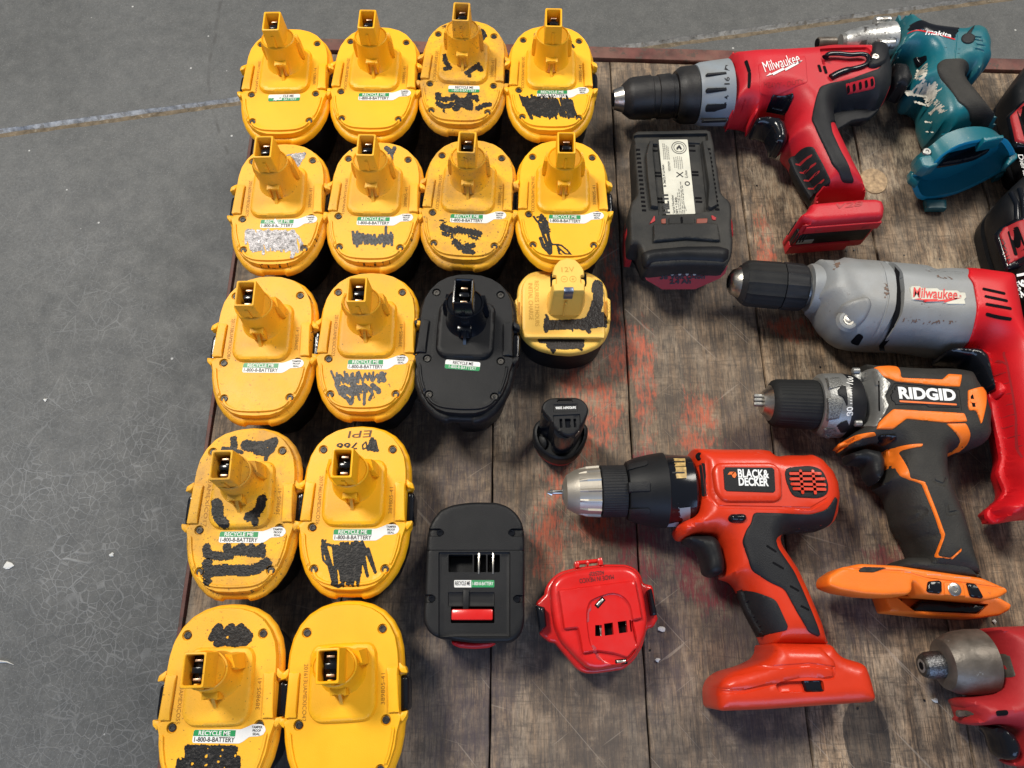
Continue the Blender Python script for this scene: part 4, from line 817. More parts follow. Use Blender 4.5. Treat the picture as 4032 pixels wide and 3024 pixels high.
for i, (x0, x1, y0, y1) in enumerate(((578, 560, 812, 640), (592, 572, 812, 610), (606, 585, 812, 550), (620, 600, 812, 580), (634, 616, 790, 740), (540, 530, 440, 350), (556, 546, 440, 350), (572, 560, 450, 345), (588, 577, 450, 345), (604, 592, 445, 350), (452, 440, 370, 240), (466, 452, 370, 240), (480, 468, 372, 255), (494, 482, 372, 265))): tl('l1ilt elin sttun arbe gln dat wir', (x0, y0), (x1, y1), .0014, .0)
c = K.on([(566, 275)], hz)[0]
for r0, r1 in ((.0064, .0059), (.0046, .0042)): link('emblem_ring', Msh([(c[0]+r*math.cos(t), c[1]+r*math.sin(t), zt+.0006) for r in (r0, r1) for t in np.linspace(0, 6.2832, 29)[:-1]], [(i, (i+1) % 28, 28+(i+1) % 28, 28+i) for i in range(28)]), M['ink'], lab)
link('emblem', ink([(np.array([c+(-.0015, -.0012), c+(0, .0018), c+(.0016, -.0014)]), .0010), (np.array([c+(-.0012, 0), c+(.0012, .0002)]), .0010)], hz, lift=.0006), M['ink'], lab)
for p, q in (((545, 475), (600, 515)), ((600, 475), (545, 515))): dark_slot('cross_mark', K, p, q, .0008, hz, M['ink'], lab, .0006)
c = K.on([(634, 568)], hz)[0]; link('emblem_ring', Msh([(c[0]+r*math.cos(t), c[1]+r*math.sin(t), zt+.0006) for r in (.0022, .0014) for t in np.linspace(0, 6.2832, 21)[:-1]], [(i, (i+1) % 20, 20+(i+1) % 20, 20+i) for i in range(20)]), M['ink'], lab)
for q, m in (([(315, 905), (370, 810), (378, 875), (325, 905)], 'red_dull'), ([(820, 810), (880, 850), (878, 870), (835, 870)], 'red_dull'), ([(415, 855), (465, 850), (465, 900), (420, 900)], 'emb'), ([(705, 852), (805, 848), (800, 895), (705, 900)], 'emb')):
    ppatch('latch_window', K, q, h, M['red_dull'] if m != 'emb' else mat('brown_window', (.22, .05, .03), .5), hb, .0008)
ppatch('bridge', K, [(480, 840), (695, 840), (700, 905), (480, 905)], h, GR, hb, .0012); dark_slot('slot', K, (584, 845), (588, 895), .0018, h, M['hole'], hb, .0016)
ppatch('grip_block', K, [(350, 905), (820, 895), (880, 900), (905, 1050), (620, 1030), (350, 1055)], h, GR, hb, .0030, .0015)
pm = fil(K.at([(262, 1110), (330, 1078), (620, 1052), (900, 1050), (998, 1080), (990, 1165), (945, 1205), (880, 1195), (600, 1185), (380, 1200), (305, 1222), (270, 1180)], zt+.003), .003)
link('pommel', Slab(pm, .048, zt+.004, .009, st=.003).mesh(), M['black'], root)
# sloping red front with charge display
def quad3(K, pts, zs, th=.003):
    v = [(*K.at([p], z)[0], z) for p, z in zip(pts, zs)]; return v
yt_ = K.at([(600, 1256)], .047)[0][1]; fz = lambda X: .047+(np.atleast_2d(X)[:, 1]-yt_)*1.5
fo_ = K.on([(288, 1258), (962, 1242), (945, 1300), (900, 1340), (700, 1428), (430, 1430), (300, 1352), (280, 1300)], fz); fr = [(*p, fz(p)[0]) for p in fo_]; bk = [(x, y+.010, z-.002) for x, y, z in fr]
link('front_panel', loft([bk, fr], 30), M['red_dull'], root)
for q in ([(305, 1290), (440, 1292), (438, 1328), (305, 1325)], [(468, 1290), (755, 1288), (758, 1318), (735, 1326), (468, 1328)], [(778, 1288), (922, 1284), (905, 1320), (778, 1325)]): link('display', flat(K.on(q, fz), fz, .0012, .01), M['black_gloss'], root)
for i in range(4): dark_slot('charge_light', K, (498+i*60, 1307), (524+i*60, 1306), .0022, fz, M['greyprint'], root, .0016)
txt('print', '36 Volt Li-Ion', K, (408, 1356), (775, 1352), .0026, fz, M['ink'], root, .04, lift=.0014); txt('print', '2.4 Ah', K, (485, 1394), (660, 1390), .0024, fz, M['ink'], root, .04, lift=.0014)

# ------------------------------------------------------------------ small upright black pack
K = KM; zt = .070
o = [(240, 740), (222, 880), (265, 1050), (370, 1210), (560, 1335), (760, 1385), (960, 1345), (1110, 1220), (1215, 1050), (1262, 900), (1262, 760), (1210, 690), (1000, 560), (500, 560), (320, 630)]
B_ = fil(K.at(o, .030), .004, 4); root = thing('battery_pack', 'small black upright pack with three metal contacts, alone above the silver chuck', 'battery', base_of(K, o, .03))
sl = Slab(B_, .012, .030, .003, st=.003, mods=[Mod(grow(B_, .86), -.006, .001)]); link('collar', sl.mesh(), M['black'], root)
link('red_skirt', wall(B_, [(.0035, .90), (.006, .93), (.011, .975), (.0135, .985)]), M['red_dull'], root); link('foot', wall(B_, [(0, .84), (.001, .87), (.0038, .905)]), M['black'], root)
hd = [(385, 390), (430, 300), (520, 225), (640, 208), (1050, 205), (1165, 255), (1240, 340), (1272, 430), (1255, 520), (1180, 680), (1085, 830), (1020, 900), (900, 935), (780, 900), (700, 830), (610, 740), (500, 560), (410, 470)]
H_ = fil(K.at(hd, zt), .0025, 3); md = [Mod(fil(K.at(q, zt), .0006), dz, .0004) for q, dz in (([(600, 545), (1110, 520), (1120, 680), (1085, 830), (700, 830), (620, 760)], -.0012), ([(725, 600), (778, 600), (785, 770), (735, 770)], -.004), ([(825, 600), (935, 598), (945, 768), (840, 768)], -.004), ([(985, 598), (1035, 598), (1045, 760), (1000, 765)], -.004), ([(670, 300), (700, 255), (950, 250), (980, 300)], -.0012), ([(615, 340), (1060, 330), (1065, 480), (615, 490)], -.0006))]
sl = Slab(H_, .022, zt, .0018, st=.0018, mods=md); h = sl.H; hb = link('terminal_head', sl.mesh(), M['black'], root)
txt('print', 'S69206M 2006', K, (1030, 378), (650, 388), .0021, h, M['whiteink'], hb, .03)
lb_ = fil(K.at([(330, 640), (380, 480), (1260, 470), (1200, 740), (1080, 860), (1060, 1000), (960, 1130), (800, 1180), (650, 1150), (560, 1040), (600, 850), (480, 830), (350, 720)], .045), .004)
link('stem', wall(lb_, [(.012, .95), (.030, .95), (.060, .92), (.066, .86)]), M['black_gloss'], root)
for (p, q) in (((725, 865), (805, 915)), ((860, 930), (958, 925)), ((1015, 900), (1080, 832))):
    A, B = K.at([p, q], .066); c = (A+B)/2; link('contact', box((*c, .064), (np.linalg.norm(B-A), .0016, .006), math.atan2(*(B-A)[::-1]), bev=.0003), M['metal'], hb)
c = K.at([(405, 990)], .034)[0]; link('latch', lathe([(0, .0060), (.003, .0060), (.004, .0045)], (*c, .022), (-.5, -.25, .75), 20), M['black'], root)

# ------------------------------------------------------------------ flat black pack with red release bar
K = KB; zt = .050
o = [(500, 85), (640, 75), (850, 80), (960, 118), (1055, 195), (1112, 290), (1136, 400), (1140, 700), (1136, 1340), (1112, 1440), (1050, 1510), (985, 1548), (600, 1552), (205, 1500), (120, 1430), (78, 1330), (75, 1250), (90, 1000), (105, 600), (118, 400), (155, 285), (250, 160), (370, 108)]
P = fil(K.at(o, zt-.003), .003, 3); root = thing('battery_pack', 'flat black battery pack with a red bar, two blade contacts and a small recycling label', 'battery', base_of(K, o))
R4 = lambda a, b, c_, d: [(a, b), (c_, b), (c_, d), (a, d)]
md = [Mod(fil(K.at(q, zt), .0008, 3), dz, rr) for q, dz, rr in ((R4(232, 600, 988, 1495), -.0016, .0008), (R4(335, 622, 590, 808), -.012, .0006), (R4(604, 622, 732, 808), -.012, .0006), (R4(748, 622, 878, 808), -.012, .0006), ([(100, 350), (250, 350), (288, 380), (288, 410), (250, 436), (100, 436)], -.0025, .0006), ([(1160, 350), (1000, 350), (966, 380), (966, 410), (1005, 436), (1160, 436)], -.0025, .0006), ([(60, 1045), (165, 1045), (200, 1070), (200, 1105), (165, 1135), (60, 1135)], -.0025, .0006), ([(1160, 1050), (1050, 1050), (1018, 1075), (1018, 1105), (1050, 1135), (1160, 1135)], -.0025, .0006), (R4(330, 1020, 822, 1170), -.0010, .0005), (R4(360, 1172, 820, 1345), -.0060, .0006), (R4(100, 576, 1150, 584), -.0004, .0003))]
sl = Slab(P, .020, zt, .0028, st=.003, mods=md); h = sl.H; hb = link('cap', sl.mesh(), M['black'], root)
link('case', wall(grow(P, .985), [(0, .93), (.002, .95), (.012, .985), (.021, 1.0)]), M['black'], root)
for x in (657, 807): c = K.at([(x, 716)], zt-.001)[0]; link('blade_contact', box((*c, zt-.006), (.0011, .0150, .0100), bev=.0002), M['metal'], hb)
sp_ = flat(fil(K.at(R4(397, 895, 820, 972), zt-.0016), .0008), zt-.0016, .0003, .005); s = link('recycling_sticker', sp_, M['white'], hb); link('green_band', flat(K.at(R4(578, 896, 819, 971), zt-.0016), zt-.0016, .0005, .005), M['green'], s)
hz2 = lambda X: np.full(len(np.atleast_2d(X)), zt-.0016); txt('print', 'RECYCLE ME', K, (408, 950), (565, 950), .0028, hz2, M['ink'], s, .01, lift=.0006); txt('print', '1-800-8-BATTERY', K, (590, 950), (810, 950), .0024, hz2, M['whiteink'], s, .01, lift=.0007)
a_, b_ = K.at([(370, 1185), (804, 1300)], zt); link('release_bar', box(((a_[0]+b_[0])/2, (a_[1]+b_[1])/2-.001, zt-.0035), (b_[0]-a_[0], a_[1]-b_[1], .0095), bev=.0010), M['gloss_red'], root, 'red release bar')
link('key_rib', box((*K.at([(520, 1095)], zt)[0], zt-.0012), (.0040, .0130, .0016), bev=.0003), M['black'], hb)
lt = fil(K.at([(362, 1525), (600, 1540), (830, 1525), (832, 1570), (760, 1605), (600, 1618), (440, 1605), (370, 1570)], .030), .002); link('release_latch', Slab(lt, .016, .030, .003, st=.003).mesh(), M['red_bright'], root, 'red push latch')
for p in ((250, 397), (1000, 397), (165, 1090), (1057, 1097)): screw(K, p, h, hb, .0026, M['black_gloss'])

# ------------------------------------------------------------------ glossy red pack with black side clips
K = KK; zt = .046
outer = [(215, 520), (240, 440), (310, 345), (420, 262), (620, 210), (1000, 165), (1290, 168), (1420, 225), (1490, 330), (1505, 420), (1620, 440), (1640, 480), (1690, 850), (1705, 880), (1640, 1000), (1560, 1010), (1500, 1250), (1390, 1430), (1250, 1548), (880, 1602), (745, 1600), (640, 1540), (350, 1190), (290, 1190), (160, 1090), (150, 1050), (95, 700), (105, 660), (215, 560)]
P = fil(K.at(outer, .028), .003, 3); root = thing('battery_pack', 'glossy red battery pack with black side clips and four small terminal windows', 'battery', base_of(K, outer))
link('lower_shell', Slab(P, .006, .028, .003, st=.004).mesh(), M['gloss_red'], root); link('base', wall(grow(P, .95), [(0, .9), (.001, .93), (.0065, .96)]), M['black'], root)
o = [(300, 420), (370, 335), (470, 278), (620, 240), (1000, 192), (1270, 192), (1390, 240), (1465, 330), (1492, 460), (1530, 700), (1562, 900), (1530, 1090), (1440, 1320), (1340, 1440), (1240, 1500), (900, 1555), (770, 1530), (650, 1430), (420, 1180), (340, 1000), (295, 700), (285, 520)]
md = [Mod(fil(K.at(q, zt), rr0, 4), dz, rr) for q, dz, rr, rr0 in (([(385, 510), (1395, 378), (1488, 885), (1350, 915), (1400, 1150), (1430, 1250), (1300, 1400), (1100, 1340), (890, 1310), (705, 1345), (640, 1010), (460, 1030)], .0034, .0012, .0012), ([(755, 960), (750, 780), (790, 660), (860, 620), (960, 580), (1100, 540), (1240, 590), (1330, 700), (1365, 900), (1430, 1160), (1400, 1320), (1290, 1440), (1150, 1480), (1020, 1480), (900, 1400), (840, 1290), (790, 1200)], -.0020, .0012, .006), (R4(873, 968, 958, 1110), -.010, .0004, .0002), ([(988, 950), (1100, 935), (1112, 1090), (1000, 1105)], -.010, .0004, .0002), ([(1165, 925), (1280, 910), (1295, 1060), (1185, 1075)], -.010, .0004, .0002), ([(1318, 905), (1335, 903), (1352, 1050), (1335, 1055)], -.010, .0004, .0002))]
sl = Slab(fil(K.at(o, zt-.004), .004, 4), .024, zt, .005, st=.0022, mods=md); h = sl.H; hb = link('cap', sl.mesh(), M['gloss_red'], root)
for x, y in ((905, 1035), (1055, 1022), (1240, 990)): c = K.at([(x, y)], zt-.004)[0]; link('terminal_window', box((*c, zt-.0055), (.0065, .0088, .0010), R_(6), bev=0), M['hole'], hb)
for x, y in ((945, 1035), (1288, 990)): c = K.at([(x, y)], zt-.003)[0]; link('contact', box((*c, zt-.0040), (.0010, .0090, .0030), R_(6), bev=.0002), M['metal'], hb)
for p, q in (((900, 715), (975, 630)), ((1155, 1450), (1278, 1442))):
    A, B = K.on([p, q], h); c = (A+B)/2; ang = math.atan2(*(B-A)[::-1]); link('contact_slot', box((*c, h(c[None])[0]), (np.linalg.norm(B-A)+.002, .0034, .0008), ang, bev=.0002), M['hole'], hb); link('contact', box((*c, h(c[None])[0]+.0004), (np.linalg.norm(B-A), .0018, .0010), ang, bev=.0003), M['metal'], hb)
ppatch('scuffed_flank', K, [(760, 960), (758, 800), (790, 690), (850, 650), (830, 780), (830, 930)], h, M['clear_red'], hb, .0003, .0004); ppatch('scuffed_flank', K, [(810, 1220), (880, 1210), (930, 1340), (1010, 1440), (1110, 1490), (1000, 1500), (880, 1420), (830, 1300)], h, M['clear_red'], hb, .0003, .0004)
txt('print', 'A02502F', K, (990, 252), (788, 275), .0030, h, M['ink'], hb, .0); txt('print', 'MADE IN MEXICO', K, (1110, 305), (665, 362), .0032, h, M['ink'], hb, .0)
for q in ([(95, 705), (215, 735), (242, 985), (150, 1060)], [(1560, 505), (1610, 490), (1682, 835), (1610, 845)]): link('release_clip', Slab(fil(K.at(q, .034), .001), .010, .037, .002, st=.004).mesh(), M['black_gloss'], root, 'black side clip')
for p, q, z in (((640, 215), (638, 130), .030), ((960, 180), (930, 85), .030), ((790, 190), (768, 120), .026)):
    A, B = K.at([p, q], z); link('rear_fin', box((*((A+B)/2), z-.008), (.0035 if z > .027 else .0018, np.linalg.norm(A-B), .016), R_(8), bev=.0010), M['gloss_red'], root)
A, B = K.at([(640, 150), (940, 120)], .016); link('rear_bar', tube([(*A, .014), (*B, .014)], .0016, 8), M['gloss_red'], root)

# ------------------------------------------------------------------ two black packs cut by the right edge of the picture
K = K9
def edge_pack(label, o, zt, panel, slots, lbl, texts, ridge, grp=None):
    P = fil(K.at(o, .018), .006, 4); root = thing('battery_pack', label, 'battery', base_of(K, o)); sl = Slab(P, .012, zt, .010, st=.004); h = sl.H
    hb = link('case', sl.mesh(), M['black'], root); link('lower_case', wall(P, [(0, .93), (.002, .95), (.013, .985)]), M['black'], root)
    h2 = ppatch('panel_surround', K, ridge, h, M['black_gloss'], hb, .0022, .003, .004); h3 = ppatch('red_panel', K, panel, h2, M['red_dull'], hb, .0018, .0015, .002, label='red panel')
    for a, b in slots: dark_slot('grip_slot', K, a, b, .0030, h3, M['hole'], hb, .0003)
    for s, a, b, hg, bd in texts: txt('print', s, K, a, b, hg, h, M['whiteink'], hb, bd)
    return root, h, h3
edge_pack('black pack with a red panel at the right edge, beside the teal tool', [(452, 62), (412, 100), (330, 215), (275, 300), (285, 400), (340, 540), (400, 740), (640, 760), (760, 500), (700, 100), (560, 55)], .054, [(365, 345), (420, 290), (470, 250), (640, 260), (640, 500), (400, 502)], [((418, 310), (462, 470)), ((445, 285), (490, 450))], None, [('DieHard', (414, 572), (462, 740), .0044, .0)], [(350, 340), (420, 270), (470, 235), (660, 240), (660, 520), (395, 525)])
r_, h_, h3_ = edge_pack('black pack with scrawled red panel and 19.2 volt lettering, below the other edge pack', [(452, 744), (385, 765), (280, 860), (215, 950), (208, 1010), (240, 1150), (300, 1330), (400, 1600), (700, 1600), (720, 1300), (640, 760)], .056, [(302, 1045), (330, 1000), (455, 955), (640, 900), (640, 1180), (450, 1175), (355, 1230)], [((362, 1025), (405, 1170)), ((392, 1005), (432, 1150))], None, [('19.2', (405, 1282), (432, 1420), .0058, .03), ('VOLT', (392, 1325), (412, 1410), .0032, .0)], [(275, 1040), (330, 985), (455, 935), (660, 880), (660, 1210), (480, 1210), (345, 1262)])
link('handwriting', ink([(K.on(p, h3_), .0005) for p in ([(322, 1075), (340, 1100), (325, 1110), (345, 1130)], [(330, 1140), (350, 1150), (335, 1165)], [(340, 1180), (362, 1170)], [(345, 1200), (368, 1190), (355, 1210)])], h3_, rough=.0001), M['ink'], r_)
ribp = [(K.on([(375, 800)], h_)[0], K.on([(410, 960)], h_)[0]), (K.on([(425, 775)], h_)[0], K.on([(452, 950)], h_)[0])]
for a, b in ribp: link('corner_rib', tube([(*a, h_(a[None])[0]), (*((a+b)/2), h_(((a+b)/2)[None])[0]+.001), (*b, h_(b[None])[0])], .0022, 8), M['black_gloss'], r_)
# ================================================================== tools lying on their sides
def body_slab(K, pts, z0, z1, R, ez, mods=(), r=.003, st=.0026, zs=None):
    """the photograph shows the silhouette; the plan outline lies inside it by what the rounded flank adds when seen at a slant"""
    zm = (z0+z1)/2; ez = min(ez, (z1-z0)/2); P = resamp(fil(K.at(pts, zm), r, 4), .003)
    if (P[:, 0]*np.roll(P[:, 1], -1)-np.roll(P[:, 0], -1)*P[:, 1]).sum() < 0: P = P[::-1]
    n = np.roll(P, -2, 0)-np.roll(P, 2, 0); n = np.stack([n[:, 1], -n[:, 0]], 1)/(np.linalg.norm(n, axis=1)[:, None]+1e-12)
    t = np.abs((P*n).sum(1))/(CAM_H-zm); c = 1/np.sqrt(1+t*t); s_ = t*c; w = (z1-z0)/2-ez
    hw = np.full(len(P), .05); A = P; B = np.roll(P, -1, 0); D = B-A
    for i in range(len(P)):
        q = -n[i]; den = q[0]*D[:, 1]-q[1]*D[:, 0]; e = A-P[i]
        with np.errstate(divide='ignore', invalid='ignore'):
            tt = (e[:, 0]*D[:, 1]-e[:, 1]*D[:, 0])/den; uu = (e[:, 0]*q[1]-e[:, 1]*q[0])/den
        ok = (tt > .002) & (uu >= 0) & (uu <= 1)
        if ok.any(): hw[i] = min(.05, tt[ok].min()/2)
    for _ in range(3): hw = np.minimum(hw, (np.roll(hw, 1)+np.roll(hw, -1)+hw)/3)
    d = (np.sqrt((R*c)**2+(ez*s_)**2)+w*s_-R*c)/c; d = np.minimum(d, hw*(1-c)*1.0)
    for _ in range(5): d = (np.roll(d, 1)+d*2+np.roll(d, -1))/4
    return Slab(resamp(unloop(P-n*d[:, None]), .004), z0, z1, R, ez=ez, st=st, mods=mods, soft=True)
def kmod(K, pts, z, dz, r=.0008, rr=.001, w=None, closed=True):
    P = K.at(pts, z); return Mod(fil(P, rr, 3, closed) if len(pts) > 2 else P, dz, r, w, closed)
def atz(K, L): return np.array([K.at([(x, y)], z)[0] for x, y, z in L])
def bolt(K, pts, h, m, par): link('lightning_mark', flat(K.on(pts, h), h, .0003, .003), m, par)
# ------------------------------------------------------------------ red drill with the blue grey torque collar
K = K1; zc = .036
root = thing('cordless_drill', 'red cordless drill with black chuck, blue grey torque collar and hanging clip', 'drill', base_of(K, [(900, 400), (1700, 900), (1500, 1400)]))
o = [(874, 160), (1010, 132), (1150, 108), (1400, 92), (1600, 82), (1850, 85), (1985, 92), (2035, 135), (2058, 220), (2060, 330), (2040, 430), (1995, 520), (1925, 585), (1800, 604), (1640, 620), (1655, 690), (1720, 830), (1790, 980), (1840, 1080), (1870, 1165), (1880, 1230), (1500, 1240), (1500, 1170), (1440, 1090), (1380, 980), (1330, 880), (1285, 820), (1300, 780), (1300, 700), (1250, 640), (1180, 615), (1105, 622), (1058, 672), (1008, 655), (960, 642), (874, 636)]
zt = .064
md = [kmod(K, [(1112, 190), (1460, 128), (1475, 325), (1140, 372)], zt, .0006, .0006, .003), kmod(K, [(1540, 118), (1880, 108), (1915, 150), (1885, 205), (1720, 258), (1640, 305), (1600, 312), (1555, 230)], zt-.008, -.0030, .001, .002), kmod(K, [(1042, 380), (1056, 380), (1056, 440), (1044, 440)], zt, -.0010, .0004, .001), kmod(K, [(930, 165), (985, 360), (965, 615)], zt, -.0005, w=.0009, closed=False)]
bs = body_slab(K, o, .0012, zt, .020, .026, md); h = bs.H; hn = lambda X: bs.H(X, False)
hb = link('body', bs.mesh(), M['red'], root)
hr = cover('rubber_cover', K, [(1560, 352), (1650, 322), (1790, 292), (1990, 222), (2020, 130), (2036, 135), (2059, 220), (2061, 330), (2041, 430), (1996, 521), (1926, 586), (1800, 605), (1640, 620), (1655, 690), (1720, 830), (1790, 980), (1822, 1058), (1715, 1052), (1650, 930), (1560, 735), (1497, 600), (1512, 515), (1535, 420)], hn, M['rubber'], hb)
hg = cover('grip_pad', K, [(1332, 868), (1400, 808), (1480, 783), (1522, 790), (1560, 860), (1642, 1050), (1630, 1085), (1520, 1132), (1500, 1180), (1440, 1090), (1380, 980)], hn, M['rubber'], hb)
for a, b in (((1385, 915), (1506, 852)), ((1415, 976), (1536, 911)), ((1445, 1034), (1562, 969)), ((1475, 1093), (1595, 1029))): dark_slot('grip_groove', K, a, b, .0017, hg, M['red_dull'], hb)
hv = ppatch('vent_panel', K, [(1745, 328), (1955, 274), (1966, 368), (1757, 416)], hr, M['red'], hb, .0006, .0006, .0015)
for x, y in ((1769, 374), (1811, 360), (1856, 346), (1899, 334), (1941, 322)): dark_slot('vent_slot', K, (x-3, y-27), (x+3, y+29), .0026, hv, M['hole'], hb)
for a, b in (((1553, 195), (1570, 248)), ((1592, 203), (1610, 260)), ((1024, 165), (1052, 250)), ((1052, 250), (1046, 365))): dark_slot('vent_slot', K, a, b, .0026, hn, M['hole'], hb, .0004)
for k in range(7): dark_slot('cooling_rib', K, (1640+k*36, 90), (1660+k*36, 104), .0022, hn, M['red_dull'], hb, .0008)
pc3 = []
for x, y in ((1600, 150), (1625, 125), (1700, 122), (1780, 130), (1860, 125), (1905, 140), (1908, 185), (1860, 215), (1760, 240), (1690, 265), (1640, 292)): p = K.on([(x, y)], hn)[0]; pc3.append((*p, hn(p[None])[0]+.0015))
cs = [tuple(p) for p in spl([q for q in pc3], 4, False)]; link('hanging_clip', tube(cs, [.0034]+[.0022]*(len(cs)-10)+[.0030]*9, 10, .8), M['black_gloss'], root, 'black wire-like hanging clip')
hk = ppatch('clip_mount', K, [(1880, 95), (1985, 93), (2030, 135), (2035, 200), (1960, 228), (1900, 215), (1925, 150)], hn, M['rubber'], hb, .0040, .0030, .004); screw(K, (1966, 137), hk, hb, .0032, M['metal'])
ppatch('selector_button', K, [(1215, 403), (1372, 398), (1377, 422), (1352, 487), (1213, 495), (1198, 478)], hn, M['black_gloss'], root, .0034, .0020, .002)
tg = [(1062, 665), (1078, 630), (1150, 615), (1240, 622), (1292, 665), (1308, 740), (1300, 800), (1262, 838), (1212, 834), (1198, 770), (1170, 710), (1120, 690), (1072, 692)]
link('trigger', body_slab(K, tg, .020, .052, .008, .008, (), .002).mesh(), M['black_gloss'], root)
txt('logo_script', 'Milwaukee', K, (1165, 255), (1428, 182), .0112, hn, M['whiteink'], hb, .0, .3, lift=.0012); bolt(K, [(1172, 279), (1205, 252), (1205, 262), (1300, 215), (1300, 228), (1385, 180), (1438, 162), (1400, 192), (1312, 240), (1312, 228), (1224, 272), (1222, 262)], lambda X: hn(X)+.0009, M['whiteink'], hb)
txt('embossed_text', 'HEAVY - DUTY', K, (1158, 352), (1450, 322), .0034, h, M['red_dull'], hb, .0)
for x in (1655, 1690): pass
# battery foot: flange, rails and black terminal block facing the front
fo = [(1500, 1200, .06), (1860, 1168, .06), (1965, 1165, .06), (2020, 1180, .06), (2038, 1235, .06), (2028, 1300, .06), (1440, 1345, .06), (1440, 1420, .044), (1395, 1500, .024), (1352, 1440, .032), (1372, 1370, .044), (1430, 1290, .056), (1490, 1245, .06)]
fsl = Slab(fil(atz(K, fo), .002), .012, .062, .005, st=.003); hf = fsl.H; link('foot', fsl.mesh(), M['red'], root)
txt('embossed_text', 'V28', K, (1690, 1240), (1885, 1218), .0050, hf, M['red_dull'], root, .02, .3)
def fbox(name, a, b, z0, z1, proud, m, lab=None, bev=.0008):
    """bar standing proud of the front facing wall of the foot, between two points along the wall's top edge"""
    A, B = K1.at([a, b], .058); c = (A+B)/2; L_ = np.linalg.norm(B-A); an = math.atan2(*(B-A)[::-1]); nn = np.array([math.sin(an), -math.cos(an)])
    link(name, box((*(c+nn*(proud-.010)*.5), (z0+z1)/2), (L_, proud+.010, z1-z0), an, bev), m, root, lab)
wl_ = lambda x: (x, 1345-(x-1440)*.0765)
fbox('battery_rail', wl_(1470), wl_(2022), .0455, .0550, .0032, M['red']); fbox('rail_slot', wl_(1545), wl_(1600), .0480, .0520, .0036, M['red_dull']); fbox('rail_slot', wl_(1890), wl_(1945), .0480, .0520, .0036, M['red_dull'])
fbox('terminal_block', wl_(1442), wl_(2000), .0250, .0455, .0014, M['black']); fbox('lower_rail', wl_(1440), wl_(1900), .0120, .0250, .0026, M['red']); fbox('terminal_label', wl_(1480), wl_(1600), .0270, .0330, .0018, M['greyprint'], bev=.0002)
for k in range(4): fbox('terminal', wl_(1446+k*22), wl_(1458+k*22), .030, .042, .0022, M['rubber_grey'], bev=.0003)
bz = Barrel(K, zc, (62, 448), (900, 396))
link('torque_collar', bz.part([((668, 205), (640, 640)), ((700, 180), (668, 643)), ((790, 165), (765, 645)), ((885, 153), (880, 646))], 64), M['collar'], root)
rc = bz.sr([((790, 165), (765, 645))])[0][1]; hc = bz.h(rc)
for i, (y, (s_, ys)) in enumerate(zip((190, 262, 379, 503, 602), (('', 0), ('18', 212), ('16', 312), ('14', 440), ('12', 560)))):
    A, B = K.on([(735 if i not in (0, 4) else 705, y+ (6 if i < 2 else 0)), (893, y-6)], hc); d = (B-A)/np.linalg.norm(B-A); n = np.array([-d[1], d[0]])*.0014
    q = fil(np.array([A-n, B-n, B+n, A+n]), .0019, 3); link('collar_rib', patch(q, hc, .0013, .0008, .0014), M['rubber'], root)
    if s_: txt('print', s_, K, (908, ys+29), (908, ys-27), .0048, hc, M['ink'], root, .02, lift=.0006)
link('chuck_ring', bz.part([((520, 258), (508, 618)), ((555, 222), (542, 638)), ((600, 216), (588, 640)), ((655, 212), (640, 640))], 48, ribs(120, .008)), M['chuck'], root)
link('chuck_sleeve', bz.part([((204, 288), (196, 596)), ((212, 284), (202, 598)), ((338, 274), (326, 602)), ((345, 282), (332, 592)), ((385, 280), (372, 590)), ((390, 272), (378, 600)), ((480, 266), (466, 602)), ((485, 276), (472, 594)), ((500, 276), (490, 594)), ((512, 270), (502, 596))], 60), M['chuck'], root)
link('chuck_cone', bz.part([((134, 345), (126, 556)), ((165, 312), (155, 578)), ((188, 290), (180, 594)), ((206, 286), (198, 597))], 48), M['chuck'], root)
link('chuck_nose', bz.part([((66, 378), (62, 525)), ((100, 364), (92, 536)), ((134, 350), (126, 548))], 40), M['nose'], root); link('bore', bz.part([((58, 400), (55, 500)), ((64, 400), (61, 500))], 24), M['hole'], root)

# ------------------------------------------------------------------ teal impact driver with an empty battery cup
K = K2; zc = .034; zt = .060; M['teal_lit_lining'] = mat('lit_teal_lining', (.006, .16, .23), .35, bump=.2, speck=(.3, .4, .4), sp=(.70, 200, .5))  # cup lining: lighter copy of the teal, door light put into the colour
root = thing('impact_driver', 'worn teal impact driver with paint splatters and an empty battery cup', 'impact driver', base_of(K, [(900, 400), (1300, 1300)]))
o = [(785, 105), (915, 112), (918, 163), (1100, 178), (1300, 200), (1400, 205), (1500, 225), (1545, 300), (1553, 400), (1530, 520), (1490, 578), (1452, 600), (1440, 640), (1382, 682), (1335, 665), (1362, 705), (1450, 800), (1560, 940), (1640, 1020), (1150, 1150), (1060, 1080), (1030, 1000), (985, 870), (900, 800), (872, 745), (885, 690), (925, 650), (915, 580), (880, 512), (820, 490), (750, 480), (770, 425), (795, 260)]
md = [kmod(K, [(1480, 335), (1540, 345)], zt, -.0012, w=.0012, closed=False), kmod(K, [(1490, 300), (1545, 308)], zt, -.0012, w=.0012, closed=False), kmod(K, [(1470, 262), (1530, 270)], zt, -.0012, w=.0012, closed=False), kmod(K, [(1470, 238), (1515, 243)], zt, -.0012, w=.0012, closed=False), kmod(K, [(1320, 200), (1300, 420)], zt, -.0005, w=.0008, closed=False), kmod(K, [(990, 780), (1030, 950), (1110, 1120)], zt-.006, -.0007, w=.0010, closed=False)]
bs = body_slab(K, o, .0012, zt, .015, .020, md); h = bs.H; hn = lambda X: bs.H(X, False); hb = link('body', bs.mesh(), M['teal'], root)
cover('grip_rubber', K, [(1150, 462), (1200, 425), (1380, 425), (1430, 480), (1440, 540), (1400, 620), (1368, 655), (1425, 725), (1590, 960), (1445, 972), (1412, 950), (1330, 780), (1212, 622), (1150, 520)], hn, M['rubber_grey'], hb)
